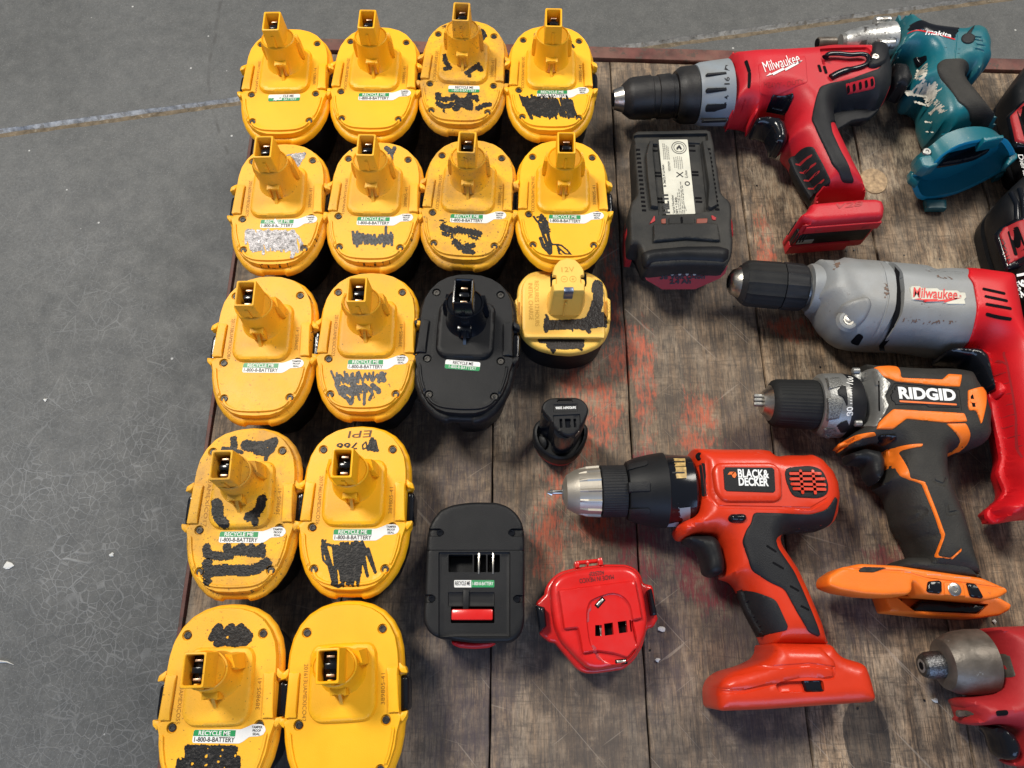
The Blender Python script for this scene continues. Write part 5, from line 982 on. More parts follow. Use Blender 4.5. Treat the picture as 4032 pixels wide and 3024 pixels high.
hl = ppatch('name_band', K, [(904, 162), (1300, 208), (1304, 264), (907, 216)], h, M['black_gloss'], hb, .0005, .0004, .0006); dark_slot('red_line', K, (910, 217), (1302, 264), .0010, hl, M['redprint'], hb, .0004)
txt('logo', 'makita', K, (1055, 226), (1268, 250), .0052, hl, M['whiteink'], hb, .022, .15, .0005)
ppatch('end_cap', K, [(1408+60*math.cos(t), 255+46*math.sin(t)) for t in np.linspace(0, 6.28, 18)[:-1]], h, M['rubber'], hb, .0012, .0012, 0.0)
for q in (R4(975, 378, 1083, 436),): ppatch('selector_button', K, q, h, M['black_gloss'], root, .0022, .0016, .003)
for q in (R4(1308, 330, 1352, 352), R4(1306, 366, 1350, 388), R4(1202, 318, 1246, 340)): ppatch('vent_square', K, q, h, M['hole'], hb, .0002, .0002, .0008)
tg = [(760, 500), (850, 505), (895, 560), (918, 640), (885, 690), (868, 740), (770, 720), (752, 640), (775, 560)]
link('trigger', body_slab(K, tg, .018, .050, .007, .008, (), .002).mesh(), M['black'], root)
sp_ = lambda L: [(K.on(p, h), r*.48232*.00025) for p, r in L]
for i, L in enumerate(([([(1010, 520), (1040, 560)], 22), ([(1000, 570), (1045, 600)], 12)], [([(920, 700), (1000, 690), (1080, 700), (1100, 750)], 26), ([(980, 770), (1110, 770)], 12)], [([(1120, 830), (1180, 810), (1210, 850)], 12), ([(1150, 760), (1160, 790)], 10)], [([(1150, 690), (1200, 660)], 8)], [([(1060, 935), (1120, 940)], 8), ([(1070, 1015), (1120, 1020)], 7)], [([(1335, 710), (1345, 715)], 7)], [([(1380, 775), (1385, 800)], 8)])): link('paint_splatter', ink(sp_(L), h, rough=.0013, seed=20+i, holes=.35), M['chip'], root)
bz = Barrel(K, zc, (170, 292), (800, 262))
link('gear_nose', bz.part([((405, 200), (380, 350)), ((440, 178), (400, 362)), ((520, 150), (470, 385)), ((620, 135), (600, 405)), ((700, 128), (700, 418)), ((795, 120), (775, 428))], 48), M['scratched'], root)
link('nose_ring', bz.part([((368, 206), (360, 340)), ((372, 204), (362, 342)), ((436, 204), (420, 350)), ((440, 206), (424, 348))], 36), M['castm'], root)
link('bit_collet', bz.part([((195, 240), (165, 340)), ((210, 236), (180, 344)), ((330, 240), (320, 336)), ((340, 250), (330, 330))], 36, ribs(36, .03)), M['bronze'], root); link('bore', bz.part([((182, 250), (160, 330)), ((196, 250), (168, 330))], 20), M['hole'], root)
for (x, y), z in (((680, 112), .034), ((712, 300), .052)):
    p = K.at([(x, y)], z)[0]; link('nose_screw', lathe([(-.004, .0045), (.010, .0045), (.011, .0035)], (*p, z), (*bz.d, 0), 16), M['scratched'], root)
# battery cup: outer shell, rim, inside
rimp = [(1085, 1315, .058), (1190, 1205, .066), (1330, 1120, .069), (1500, 1078, .070), (1690, 1062, .066), (1765, 1135, .055), (1790, 1210, .042), (1735, 1290, .028), (1600, 1385, .014), (1310, 1520, .005), (1040, 1570, .005), (965, 1490, .014), (950, 1400, .028), (1000, 1340, .046)]
bkp = [(1030, 1180, .053), (1120, 1115, .064), (1230, 1030, .068), (1400, 975, .069), (1560, 978, .065), (1650, 1025, .053), (1670, 1090, .040), (1600, 1160, .022), (1420, 1255, .010), (1180, 1360, .006), (1020, 1360, .006), (955, 1330, .014), (940, 1280, .028), (975, 1225, .043)]
w3 = lambda L: [(*K.at([(x, y)], z)[0], z) for x, y, z in L]
def s3(L, n=3): return [tuple(p) for p in spl(np.array(w3(L)), n)]
A3, B3 = s3(bkp), s3(rimp); ca, cb = np.mean(B3, 0), np.mean(A3, 0); sh = lambda L, k, c: [tuple(c+(np.array(p)-c)*k) for p in L]
in1 = sh(B3, .90, ca); in2 = [tuple(np.array(p)*.35+np.array(q)*.65) for p, q in zip(sh(B3, .88, ca), sh(A3, .86, cb))]
cup = loft([sh(A3, .82, cb-(np.array(ca)-cb)*.12), A3, [tuple(np.array(p)*.5+np.array(q)*.5) for p, q in zip(A3, sh(B3, .99, ca))], B3], 45, cap=False); cup.f.append(tuple(range(len(A3)-1, -1, -1)))
link('battery_cup', cup, M['teal'], root)
link('cup_rim', loft([sh(B3, 1.01, ca), [tuple(np.array(p)*1.0+(cb-ca)*-.03) for p in sh(B3, .975, ca)], in1], 45, cap=False), M['teal_lit_rim'], root)
link('cup_lining', loft([sh(B3, .985, ca), in1, in2], 45, cap=False).add(Msh(in2, [tuple(range(len(in2)))])), M['teal_lit_lining'], root)
tp = K.at([(1160, 1290), (1210, 1230), (1290, 1175), (1380, 1135), (1490, 1112), (1600, 1105), (1590, 1165), (1480, 1225), (1330, 1262)], .050); link('terminal_seat_and_shade', Slab(fil(tp, .003), .044, .051, .002, st=.003).mesh(), M['black_gloss'], root)  # black seat, enlarged to put the shade under the rim into colour
for q, z in (([(1000, 1230), (1090, 1200), (1160, 1290), (1085, 1318), (1030, 1300)], .060), ([(1520, 1065), (1690, 1045), (1700, 1075), (1530, 1110)], .071)): link('rim_tab', Slab(fil(K.at(q, z), .001), z-.012, z+.002, .0015, st=.003).mesh(), M['teal'], root)
for q, z in (([(945, 1320), (1030, 1400), (1010, 1430), (950, 1380)], .034), ([(1060, 1560), (1240, 1560), (1240, 1640), (1080, 1640)], .008), ([(1760, 1160), (1820, 1190), (1820, 1225), (1740, 1290), (1720, 1270)], .044), ([(1640, 1340), (1730, 1310), (1700, 1370), (1640, 1385)], .012)): link('clip_lug', Slab(fil(K.at(q, z), .001), max(.001, z-.010), z, .0015, st=.003).mesh(), M['teal'], root)
ht_ = lambda X: np.full(len(np.atleast_2d(X)), .062); screw(K, (1072, 1178), ht_, root, .0036, M['castm'])

# ------------------------------------------------------------------ grey bodied drill with red handle
K = K4; zc = .038; zt = .070
root = thing('corded_drill', 'large grey metal bodied drill with red handle and black keyless chuck', 'drill', base_of(K, [(900, 350), (1500, 400), (1700, 1100)]))
gapl = [(1010, 90), (1040, 170), (1050, 260), (1044, 390), (1015, 500), (975, 600)]
vents = [((1562, 237), (1698, 268)), ((1574, 281), (1712, 312)), ((1580, 328), (1732, 360)), ((1582, 387), (1736, 419))]
o = [(515, 130), (545, 92), (655, 88), (690, 72), (860, 80), (1015, 95), (1210, 112), (1225, 122), (1430, 134), (1560, 140), (1690, 152), (1742, 175), (1762, 290), (1800, 480), (1850, 700), (1900, 950), (1950, 1200), (1990, 1450), (2010, 1600), (1760, 1612), (1625, 1635), (1582, 1600), (1580, 1555), (1650, 1500), (1690, 1440), (1645, 1330), (1668, 1240), (1642, 1100), (1612, 960), (1596, 880), (1583, 800), (1568, 660), (1480, 616), (1400, 632), (1300, 640), (1100, 612), (955, 605), (860, 602), (740, 590), (650, 550), (575, 480), (538, 400), (530, 375), (500, 372), (515, 330)]
zt = .070
md = [kmod(K, [(950, 85), (985, 300), (960, 500), (880, 600)], .064, -.0006, w=.0009, closed=False), kmod(K, [(685, 365), (820, 340), (850, 380), (830, 470), (760, 490), (700, 420)], .052, .0024, .004, .008), kmod(K, gapl, .062, -.0050, w=.0030, closed=False), kmod(K, [(1200, 112), (1215, 150), (1420, 165)], .060, -.0006, w=.0010, closed=False)]
gb = body_slab(K, o, .0012, zt, .025, .030, md, .005, .0024); hm = gb.H; hgb = gb.H; hmn = lambda X: gb.H(X, False); hmb = link('metal_housing', gb.mesh(), M['cast'], root)
G_ = K.on(gapl, hm); tg_ = np.gradient(G_, axis=0); ng_ = np.stack([-tg_[:, 1], tg_[:, 0]], 1)/np.linalg.norm(tg_, axis=1)[:, None]*.0021
link('housing_gap', flat(resamp(np.vstack([G_+ng_, (G_-ng_)[::-1]]), .002), hmn, -.0022, .001), M['hole'], hmb, 'dark gap between gear case and motor housing')
red_ = [(1422, 130), (1560, 140), (1690, 152), (1742, 175), (1762, 290), (1800, 480), (1850, 700), (1900, 950), (1950, 1200), (1990, 1450), (2010, 1600), (1760, 1612), (1625, 1635), (1582, 1600), (1580, 1555), (1650, 1500), (1690, 1440), (1645, 1330), (1668, 1240), (1642, 1100), (1612, 960), (1596, 880), (1583, 800), (1568, 660), (1480, 616), (1455, 614), (1482, 540), (1512, 440), (1525, 330), (1505, 210), (1470, 165)]
hr = cover('handle', K, red_, hmn, M['red_bright'], hmb, .0016, .0012, .002)
for a, b in vents: dark_slot('vent_slot', K, a, b, .0024, hr, M['hole'], root, .0003)
for k in range(9): dark_slot('grip_groove', K, (1600+k*12, 690+k*62), (1690+k*14, 672+k*62), .0007, hr, M['red_dull'], root, .0002)
for a, b in (((1690, 612), (1722, 760)), ((1722, 760), (1762, 1000)), ((1762, 1000), (1800, 1240)), ((1575, 650), (1650, 630)), ((1650, 630), (1710, 690))): dark_slot('shell_seam', K, a, b, .0007, hr, M['red_dull'], root, .0002)
link('trigger', body_slab(K, [(1296, 642), (1345, 622), (1500, 624), (1548, 665), (1588, 872), (1548, 852), (1502, 745), (1442, 682), (1310, 660)], .020, .056, .006, .007, (), .002).mesh(), M['black_gloss'], root)
link('trigger_guard', body_slab(K, [(1590, 800), (1680, 860), (1692, 884), (1600, 912), (1575, 880)], .020, .052, .005, .006, (), .002).mesh(), M['red_bright'], root)
hl = ppatch('maker_plate', K, [(1124, 214), (1468, 254), (1464, 345), (1128, 308)], hm, M['label'], hmb, .0010, .0004, .0028)
txt('logo_script', 'Milwaukee', K, (1150, 288), (1418, 302), .0088, hl, M['redprint'], hmb, .016, .3); bolt(K, [(1155, 300), (1200, 292), (1196, 300), (1300, 298), (1290, 306), (1440, 290), (1330, 322), (1340, 312), (1210, 318), (1222, 308)], hl, M['redprint'], hmb); txt('print', 'R', K, (1428, 286), (1440, 287), .0016, hl, M['redprint'], hmb, 0)
c = K.on([(765, 425)], hgb)[0]; zz = hgb(c[None])[0]; link('screw_boss', lathe([(-.002, .0088), (.0010, .0070), (.0016, .0056), (.0014, .0044), (-.001, .0042)], (*c, zz), (0, -.12, 1), 28), M['cast'], root); link('threaded_hole', lathe([(0, .0042), (.0012, .0042), (.0012, .0030), (.0004, .0028), (.0006, .0018)], (*c, zz+.0006), (0, -.12, 1), 20), M['metal'], root)
bz = Barrel(K, zc, (55, 195), (520, 232))
link('collar_neck', bz.part([((540, 92), (505, 372)), ((550, 88), (515, 378)), ((660, 90), (620, 392))], 48), M['cast'], root); link('spindle', bz.part([((505, 130), (485, 330)), ((560, 130), (540, 335))], 30), M['castm'], root)
rb = ribs(12, .035, duty=.28)
link('chuck_sleeve', bz.part([((150, 84), (112, 310)), ((175, 78), (140, 338)), ((200, 78), (160, 345)), ((372, 82), (345, 356)), ((378, 90), (352, 348))], 72, rb), M['black_soft'], root, 'ribbed front sleeve of the chuck')
link('chuck_ring', bz.part([((380, 84), (352, 356)), ((390, 82), (360, 360)), ((500, 92), (475, 362)), ((515, 104), (488, 352))], 72, rb), M['rubber'], root)
link('chuck_cone', bz.part([((132, 100), (96, 300)), ((160, 82), (125, 332))], 40), M['chuck'], root); link('chuck_nose', bz.part([((62, 150), (52, 250)), ((85, 132), (62, 280)), ((135, 108), (98, 296))], 40), M['nose'], root); link('bore', bz.part([((56, 165), (46, 238)), ((64, 165), (52, 238))], 20), M['hole'], root)
dark_slot('case_slot', K, (782, 548), (832, 566), .0042, hm, M['hole'], root, .0004)
M['rust'] = mat('brown_grease', (.14, .085, .06), .6)
for i_, (pp, rr_) in enumerate((([(985, 215), (1000, 250), (990, 280)], 14), ([(640, 100), (700, 110)], 14), ([(1300, 165), (1380, 175)], 10), ([(1100, 420), (1250, 440), (1400, 430)], 7), ([(1200, 330), (1240, 345)], 7))): link('grease_smear', ink([(K.on(pp, hmn), rr_*.66298*.00023)], hmn, rough=.0020, holes=.02, seed=60+i_), M['rust'], hmb)
c = K.at([(675, 100)], .050)[0]; link('side_bolt', lathe([(0, .0042), (.008, .0042), (.009, .003)], (c[0]-.004, c[1], .050), (*bz.d, 0), 12), M['chuck'], root)

# ------------------------------------------------------------------ grey and orange drill
K = K5; zc = .034; zt = .060
root = thing('cordless_drill', 'grey and orange cordless drill with knurled collar and empty orange battery foot', 'drill', base_of(K, [(700, 300), (1100, 900), (1000, 1400)]))
o = [(650, 78), (780, 76), (1200, 100), (1292, 112), (1352, 142), (1385, 190), (1422, 260), (1441, 380), (1416, 500), (1372, 552), (1258, 582), (1165, 600), (1162, 720), (1205, 850), (1252, 950), (1292, 1100), (1312, 1200), (1352, 1325), (955, 1278), (1005, 1215), (965, 1120), (895, 1010), (882, 940), (852, 850), (770, 790), (800, 720), (812, 650), (785, 590), (700, 562), (600, 580), (560, 556), (556, 528), (620, 478), (652, 430), (642, 300), (640, 150)]
md = [kmod(K, [(1000, 905), (1060, 925), (1040, 960), (900, 1000)], .054, -.0016, w=.0022, closed=False), kmod(K, [(955, 1110), (1060, 1065), (1120, 1070)], .054, -.0016, w=.0022, closed=False), kmod(K, [(1110, 760), (1160, 780), (1180, 740)], .054, -.0010, w=.0016, closed=False), kmod(K, [(1175, 900), (1180, 950), (1230, 940)], .054, -.0010, w=.0016, closed=False), kmod(K, [(890, 160), (1275, 198), (1290, 328), (888, 306), (840, 240)], zt, -.0008, .0006, .001)]
bs = body_slab(K, o, .0012, zt, .015, .020, md); h = bs.H; hn = lambda X: bs.H(X, False); hb = link('body', bs.mesh(), M['rubber_grey'], root)
def op(pts, lift=.0012, m='orange', nm='orange_trim', r=.0012): return cover(nm, K, pts, hn, M[m], hb, max(lift, .0012), .0012, r)
op([(755, 76), (862, 80), (930, 130), (1172, 140), (1205, 108), (1290, 114), (1280, 190), (1190, 186), (900, 158), (800, 128)]); op([(880, 316), (1305, 340), (1326, 396), (1190, 402), (962, 380), (880, 442), (778, 440), (790, 400), (832, 358)]); op([(1190, 402), (1312, 400), (1342, 470), (1288, 568), (1232, 580), (1278, 510), (1240, 450)])
op([(558, 545), (556, 524), (650, 474), (772, 452), (785, 480), (680, 502)]); op([(856, 554), (1065, 522), (1052, 546), (922, 572), (985, 725), (1075, 750), (1194, 1065), (1152, 1190), (1222, 1200), (1286, 1138), (1292, 1160), (1232, 1216), (1120, 1204), (1165, 1075), (1048, 766), (960, 736), (915, 716)], .0008)
hl = ppatch('name_panel', K, [(892, 170), (1272, 205), (1284, 320), (892, 298), (850, 240)], h, M['black'], hb, .0006, .0004, .001)
txt('logo', 'RIDGID', K, (918, 258), (1258, 272), .0098, hl, M['whiteink'], hb, .045, lift=.0004); dark_slot('orange_line', K, (918, 272), (1258, 292), .0014, hl, M['orangeprint'], hb, .0004)
op([(1322, 205), (1385, 212), (1412, 400), (1400, 412), (1372, 330), (1332, 330), (1322, 300)], .0012, 'orange', 'belt_loop'); ppatch('loop_opening', K, [(1335, 222), (1372, 226), (1382, 315), (1342, 318)], lambda X: hn(X)+.0012, M['hole'], hb, .0003, .0003, .001); dark_slot('loop_bar', K, (1340, 268), (1378, 272), .0030, lambda X: hn(X)+.0016, M['orange'], hb)
link('trigger', body_slab(K, [(592, 600), (690, 566), (785, 582), (812, 640), (800, 720), (762, 775), (715, 720), (700, 650), (610, 640)], .020, .048, .007, .008, (), .002).mesh(), M['black'], root)
ppatch('selector_button', K, [(782, 468), (900, 468), (906, 500), (850, 530), (788, 520)], h, M['black_gloss'], root, .0030, .0018, .002)
txt('embossed_text', 'STEALTH', K, (985, 690), (950, 600), .0022, h, M['black'], hb, 0)
# metal gearbox and turned parts
hgm = cover('gearbox', K, [(650, 78), (785, 76), (835, 135), (872, 168), (835, 240), (860, 300), (830, 358), (795, 400), (785, 430), (652, 430), (642, 300), (640, 150)], hn, M['castm'], hb, .0014, .0012, .0015)
for q in ([(690, 95), (735, 95), (730, 150), (690, 150)], [(700, 335), (745, 335), (745, 400), (700, 400)], [(745, 85), (790, 95), (800, 180), (770, 190)]): ppatch('gearbox_boss', K, q, hgm, M['castm'], hb, .0014, .001, .001)
dark_slot('gearbox_seam', K, (795, 150), (800, 330), .0008, hgm, M['hole'], hb, .0002)
for p in ((655, 92), (668, 402)): c = K.at([p], .050)[0]; link('screw', lathe([(-.003, .0026), (.0016, .0026), (.0022, .0018)], (*c, .050), (-1, 0, 0), 14), M['castm'], root)
bz = Barrel(K, zc, (68, 278), (660, 302))
link('number_ring', bz.part([((568, 112), (545, 495)), ((580, 112), (560, 495)), ((640, 125), (622, 488)), ((656, 135), (640, 480))], 56), M['black'], root)
link('torque_collar', bz.part([((430, 145), (408, 470)), ((455, 120), (425, 488)), ((475, 116), (450, 492)), ((570, 112), (545, 496))], 64), M['castm'], root, 'grey knurled torque collar')
rc = bz.sr([((520, 114), (498, 494))])[0][1]; hc = bz.h(rc)
KN = mat('knurled_grey_metal', (.20, .20, .19), .42, metal=.5, bump=1, bs=1500, var=.5, vs=1100)
for q in ([(480, 130), (560, 128), (592, 180), (500, 205)], [(488, 248), (588, 262), (560, 380), (488, 385)], [(470, 430), (540, 430), (560, 470), (490, 490)]): ppatch('knurled_pad', K, q, hc, KN, root, .0009, .0008, .0008)
for q in ([(548, 205), (570, 180), (600, 178), (612, 330), (580, 250), (556, 238)], [(540, 420), (570, 395), (610, 380), (620, 470), (560, 470)]): ppatch('collar_tooth', K, q, hc, M['black'], root, .0010, .0008, .0008)
rn = bz.sr([((610, 118), (592, 490))])[0][1]; hnm = bz.h(rn)
for s_, y0, y1 in (('100', 176, 132), ('80', 360, 305)): txt('print', s_, K, (640, y0), (640, y1), .0048, hnm, M['whiteink'], root, .01, lift=.0009)
for y in (192, 205, 220, 236, 252, 268, 285, 378, 392, 405, 418): dark_slot('tick_mark', K, (622, y), (636, y+1), .0005, hnm, M['whiteink'], root, .0009)
link('chuck_sleeve', bz.part([((158, 175), (128, 385)), ((175, 150), (148, 412)), ((200, 146), (170, 425)), ((410, 150), (388, 440)), ((430, 158), (412, 436))], 96, ribs(44, .022, .004, .05, .6)), M['black_soft'], root, 'ribbed black chuck sleeve')
link('chuck_nose', bz.part([((100, 238), (92, 322)), ((105, 215), (96, 345)), ((125, 205), (108, 360)), ((145, 185), (125, 378)), ((162, 170), (135, 392))], 48), M['nose'], root)
for y in (245, 268, 292):
    c = K.at([(82, y)], zc+.002)[0]; link('chuck_jaw', box((*c, zc+.003), (.0080, .0030, .0040), math.atan2(bz.d[1], bz.d[0]), .0008), M['castm'], root)
# dark flare where the grip meets the foot
link('grip_flare', Slab(fil(K.at([(955, 1200), (1300, 1200), (1350, 1290), (1425, 1330), (1180, 1312), (870, 1270)], .044), .004), .012, .0535, .010, st=.003).mesh(), M['rubber_grey'], root)
# orange foot
up_ = [(482, 1345), (490, 1310), (560, 1262), (680, 1238), (900, 1250), (1100, 1280), (1400, 1322), (1540, 1382), (1552, 1408), (1500, 1440), (1425, 1456), (1062, 1426), (1032, 1388), (985, 1340), (985, 1400), (960, 1424), (820, 1430), (700, 1422), (560, 1398), (490, 1370)]
fs = Slab(fil(K.at(up_, .048), .0025), .026, .052, .0030, st=.0026, mods=[kmod(K, [(560, 1262), (700, 1270), (950, 1285), (1080, 1325), (1540, 1385)], .052, -.0006, w=.0011, closed=False), kmod(K, [(1180, 1345), (1295, 1352), (1310, 1432), (1185, 1424)], .052, .0012, .0008, .001)]); hf = fs.H; fb = link('foot', fs.mesh(), M['orange'], root, 'orange battery foot')
lo_ = [(815, 1425), (960, 1420), (1062, 1400), (1500, 1440), (1572, 1480), (1562, 1512), (1500, 1545), (1372, 1562), (1100, 1548), (850, 1522)]
fl_ = Slab(fil(K.at(lo_, .020), .0015), .0008, .024, .0020, st=.0026, mods=[kmod(K, [(900, 1440), (1010, 1440), (1060, 1440), (1440, 1478), (1380, 1535), (1000, 1518)], .022, -.0100, .0008, .001)]); link('foot_shell', fl_.mesh(), M['orange'], fb, 'lower half of the orange foot')
link('terminal_rail', Slab(fil(K.at([(990, 1506), (1052, 1452), (1465, 1486), (1385, 1532), (1015, 1522)], .021), .001), .010, .0215, .0015, st=.003).mesh(), M['black_gloss'], fb, 'black terminal rail')
for q in ([(905, 1438), (945, 1436), (960, 1490), (915, 1486)],): link('latch_window', Slab(K.at(q, .020), .012, .0165, .0004, st=.004).mesh(), M['hole'], fb)
ppatch('foot_pad', K, [(655, 1288), (700, 1250), (980, 1262), (830, 1268), (770, 1292)], hf, M['rubber_grey'], fb, .0010, .001, .002); ppatch('worn_sticker', K, [(900, 1273), (1180, 1300), (1400, 1322), (1395, 1336), (1180, 1318), (905, 1288)], hf, M['label'], fb, .0004, .0003, .001)
for q in ([(1082, 1338), (1165, 1330), (1168, 1420), (1068, 1410)], [(1308, 1345), (1372, 1352), (1416, 1450), (1330, 1438)]): ppatch('foot_pad', K, q, hf, M['black_gloss'], fb, .0020, .0014, .002)
screw(K, (1245, 1388), hf, fb, .0046, M['metal']); ppatch('arrow_mark', K, [(620, 1358), (690, 1332), (660, 1362)], hf, M['red_dull'], fb, .0002, .0002, .0003)

# ------------------------------------------------------------------ orange red drill with a nickel chuck
K = K6; zc = .034; zt = .060
root = thing('cordless_drill', 'orange red cordless drill with silver chuck and screwdriver bit, black grips', 'drill', base_of(K, [(900, 300), (1300, 700), (1400, 1400)]))
o = [(868, 42), (1280, 40), (1342, 46), (1368, 78), (1530, 82), (1570, 74), (1645, 100), (1720, 160), (1752, 240), (1757, 330), (1737, 430), (1700, 490), (1640, 514), (1440, 530), (1396, 560), (1402, 605), (1500, 750), (1552, 862), (1602, 980), (1642, 1080), (1660, 1160), (1672, 1200), (1320, 1200), (1300, 1145), (1220, 1000), (1180, 900), (1165, 860), (1130, 822), (1058, 800), (1075, 740), (1058, 640), (1010, 560), (900, 548), (830, 572), (785, 546), (785, 500), (830, 466), (885, 442), (868, 250)]
md = [kmod(K, [(1010, 150), (1040, 110), (1370, 108), (1420, 150), (1425, 320), (1390, 345), (1080, 345), (1030, 290)], zt, .0030, .0022, .004), kmod(K, [(940, 105), (965, 105), (985, 312), (955, 315)], zt, -.0014, .0006, .001), kmod(K, [(990, 90), (1000, 300), (1050, 372), (1600, 382), (1690, 330)], zt-.001, -.0008, w=.0014, closed=False), kmod(K, [(850, 520), (1010, 525), (1080, 600), (1135, 760)], .052, -.0005, w=.0010, closed=False)]
bs = body_slab(K, o, .0012, zt, .016, .022, md, .003); h = bs.H; hn = lambda X: bs.H(X, False); hb = link('body', bs.mesh(), M['orange_red'], root)
cover('rubber_cover', K, [(1256, 400), (1600, 412), (1690, 385), (1745, 300), (1757, 330), (1737, 430), (1700, 490), (1640, 514), (1440, 530), (1396, 560), (1402, 605), (1500, 750), (1552, 862), (1602, 980), (1642, 1080), (1658, 1155), (1580, 1120), (1520, 1010), (1440, 862), (1350, 822), (1240, 750), (1185, 575), (1215, 500), (1240, 470)], hn, M['rubber'], hb)
cover('grip_pad', K, [(1168, 858), (1260, 870), (1395, 920), (1476, 1102), (1300, 1142), (1220, 1000), (1180, 900)], hn, M['rubber'], hb)
for a, b in (((1335, 600), (1395, 640)), ((1372, 700), (1440, 740)), ((1475, 840), (1530, 872)), ((1538, 958), (1590, 985))): dark_slot('grip_groove', K, a, b, .0016, lambda X: hn(X)+.0012, M['hole'], hb)
hl = ppatch('name_plate', K, [(1075, 132), (1384, 135), (1392, 290), (1085, 280)], h, M['black'], hb, .0006, .0005, .002)
txt('logo', 'BLACK&', K, (1168, 198), (1352, 202), .0064, hl, M['whiteink'], hb, .03, lift=.0004); txt('logo', 'DECKER', K, (1172, 246), (1350, 250), .0064, hl, M['whiteink'], hb, .04, lift=.0004)
link('hexagon_mark', flat(K.on([(1128, 178), (1140, 162), (1152, 166), (1158, 182), (1148, 200), (1136, 196)], hl), hl, .0004, .004), M['orangeprint'], hb)
for k in range(4): dark_slot('hexagon_mark', K, (1107+k*8, 180), (1122+k*8, 163), .0006, hl, M['orangeprint'], hb, .0004)
hv = ppatch('vent_frame', K, [(1438, 135), (1600, 122), (1672, 150), (1708, 240), (1702, 300), (1650, 325), (1490, 318), (1445, 215)], hn, M['black'], hb, .0006, .0008, .005)
hv2 = ppatch('vent_opening', K, [(1465, 150), (1600, 145), (1662, 172), (1692, 240), (1690, 292), (1640, 300), (1510, 292), (1475, 230)], hv, M['hole'], hb, .0003, .0003, .003)
for a, b in (((1470, 174), (1662, 174)), ((1472, 206), (1684, 206)), ((1478, 236), (1690, 240)), ((1490, 264), (1690, 268)), ((1536, 150), (1550, 296)), ((1608, 150), (1626, 298))): dark_slot('vent_bar', K, a, b, .0021, hv2, M['orange_red'], hb, .0006)
dark_slot('side_slot', K, (953, 112), (970, 308), .0030, h, M['rubber'], hb, .0003); screw(K, (940, 71), h, hb, .0030, M['hole'])
ppatch('selector_button', K, [(1100, 442), (1118, 412), (1200, 408), (1226, 430), (1205, 468), (1118, 468)], h, M['black_gloss'], root, .0040, .0030, .004)
link('trigger', body_slab(K, [(832, 572), (860, 552), (1000, 548), (1042, 582), (1072, 700), (1068, 772), (1005, 792), (960, 770), (950, 690), (912, 620), (850, 590)], .018, .050, .008, .010, (), .003).mesh(), M['black'], root)
fo = [(1325, 1185), (1670, 1190), (1700, 1240), (1740, 1270), (1862, 1305), (1892, 1390), (1925, 1522), (1300, 1566), (1012, 1577), (1002, 1460), (1022, 1400), (1080, 1352), (1220, 1312), (1302, 1272), (1330, 1225)]
fs = Slab(fil(K.at(fo, .034), .004), .0006, .058, .010, ez=.009, st=.003, mods=[kmod(K, [(1085, 1368), (1220, 1322), (1320, 1278), (1345, 1195), (1665, 1200), (1700, 1250), (1745, 1290), (1745, 1385), (1690, 1392), (1560, 1378), (1370, 1428), (1180, 1458), (1035, 1450)], .058, .0026, .008, .006), kmod(K, [(1395, 1430), (1420, 1408), (1680, 1400), (1690, 1470), (1420, 1478)], .060, -.0040, .0010, .002), kmod(K, [(1100, 1372), (1300, 1330), (1600, 1310), (1740, 1330)], .060, -.0008, w=.0016, closed=False), kmod(K, [(1010, 1475), (1200, 1470), (1370, 1425)], .060, -.0008, w=.0014, closed=False), kmod(K, [(1735, 1330), (1740, 1385), (1690, 1392)], .060, -.0008, w=.0012, closed=False), kmod(K, [(1320, 1160), (1480, 1150), (1650, 1190)], .055, -.0007, w=.0012, closed=False)]); hf = fs.H; fb = link('foot', fs.mesh(), M['orange_red'], root)
ppatch('foot_latch', K, [(1548, 1400), (1665, 1395), (1672, 1455), (1692, 1470), (1570, 1472), (1552, 1440)], hf, M['black_gloss'], fb, .0030, .0014, .0012)
bz = Barrel(K, zc, (125, 283), (880, 268))
link('printed_band', bz.part([((722, 66), (728, 508)), ((730, 70), (735, 500)), ((872, 66), (880, 470)), ((885, 80), (890, 460))], 56), M['black_gloss'], root)
rc = bz.sr([((800, 68), (806, 486))])[0][1]; hc = bz.h(rc)
for q, m in (([(728, 84), (852, 84), (855, 130), (728, 132)], 'tan'), ([(728, 136), (858, 134), (862, 200), (730, 204)], 'tan'), ([(735, 352), (812, 352), (814, 490), (736, 490)], 'collar'), ([(818, 380), (884, 372), (880, 452), (818, 470)], 'collar')): link('printed_band_picture', flat(K.on(q, hc), hc, .0004, .003), M[m], root)
for y in (104, 168): dark_slot('printed_screw', K, (775, y), (850, y), .0012, hc, M['ink'], root, .0006)
link('torque_collar', bz.part([((495, 112), (508, 440)), ((500, 104), (512, 452)), ((560, 84), (565, 478)), ((640, 68), (640, 496)), ((700, 60), (705, 506)), ((722, 60), (726, 510))], 56), M['black'], root, 'black tapered torque collar')
rt = bz.sr([((500, 104), (512, 452))])[0], bz.sr([((700, 60), (705, 506))])[0]
def hcone(X):
    X = np.asarray(X).reshape(-1, 2); s_ = (X-bz.p) @ bz.d; w = (X-bz.p) @ bz.n; r = rt[0][1]+(rt[1][1]-rt[0][1])*np.clip((s_-rt[0][0])/(rt[1][0]-rt[0][0]), 0, 1.1)**.7; return zc+np.sqrt(np.maximum(r*r-w*w, 1e-6))
for q in ([(508, 118), (628, 92), (638, 118), (618, 132), (510, 158)], [(512, 222), (640, 214), (652, 232), (648, 285), (514, 288)], [(520, 380), (640, 375), (655, 400), (640, 430), (525, 418)]): ppatch('finger_pad', K, q, hcone, M['rubber'], root, .0014, .0010, .001)
link('chuck_ring', bz.part([((345, 134), (355, 430)), ((350, 130), (360, 435)), ((490, 136), (500, 440))], 120, ribs(60, .018)), M['rubber'], root)
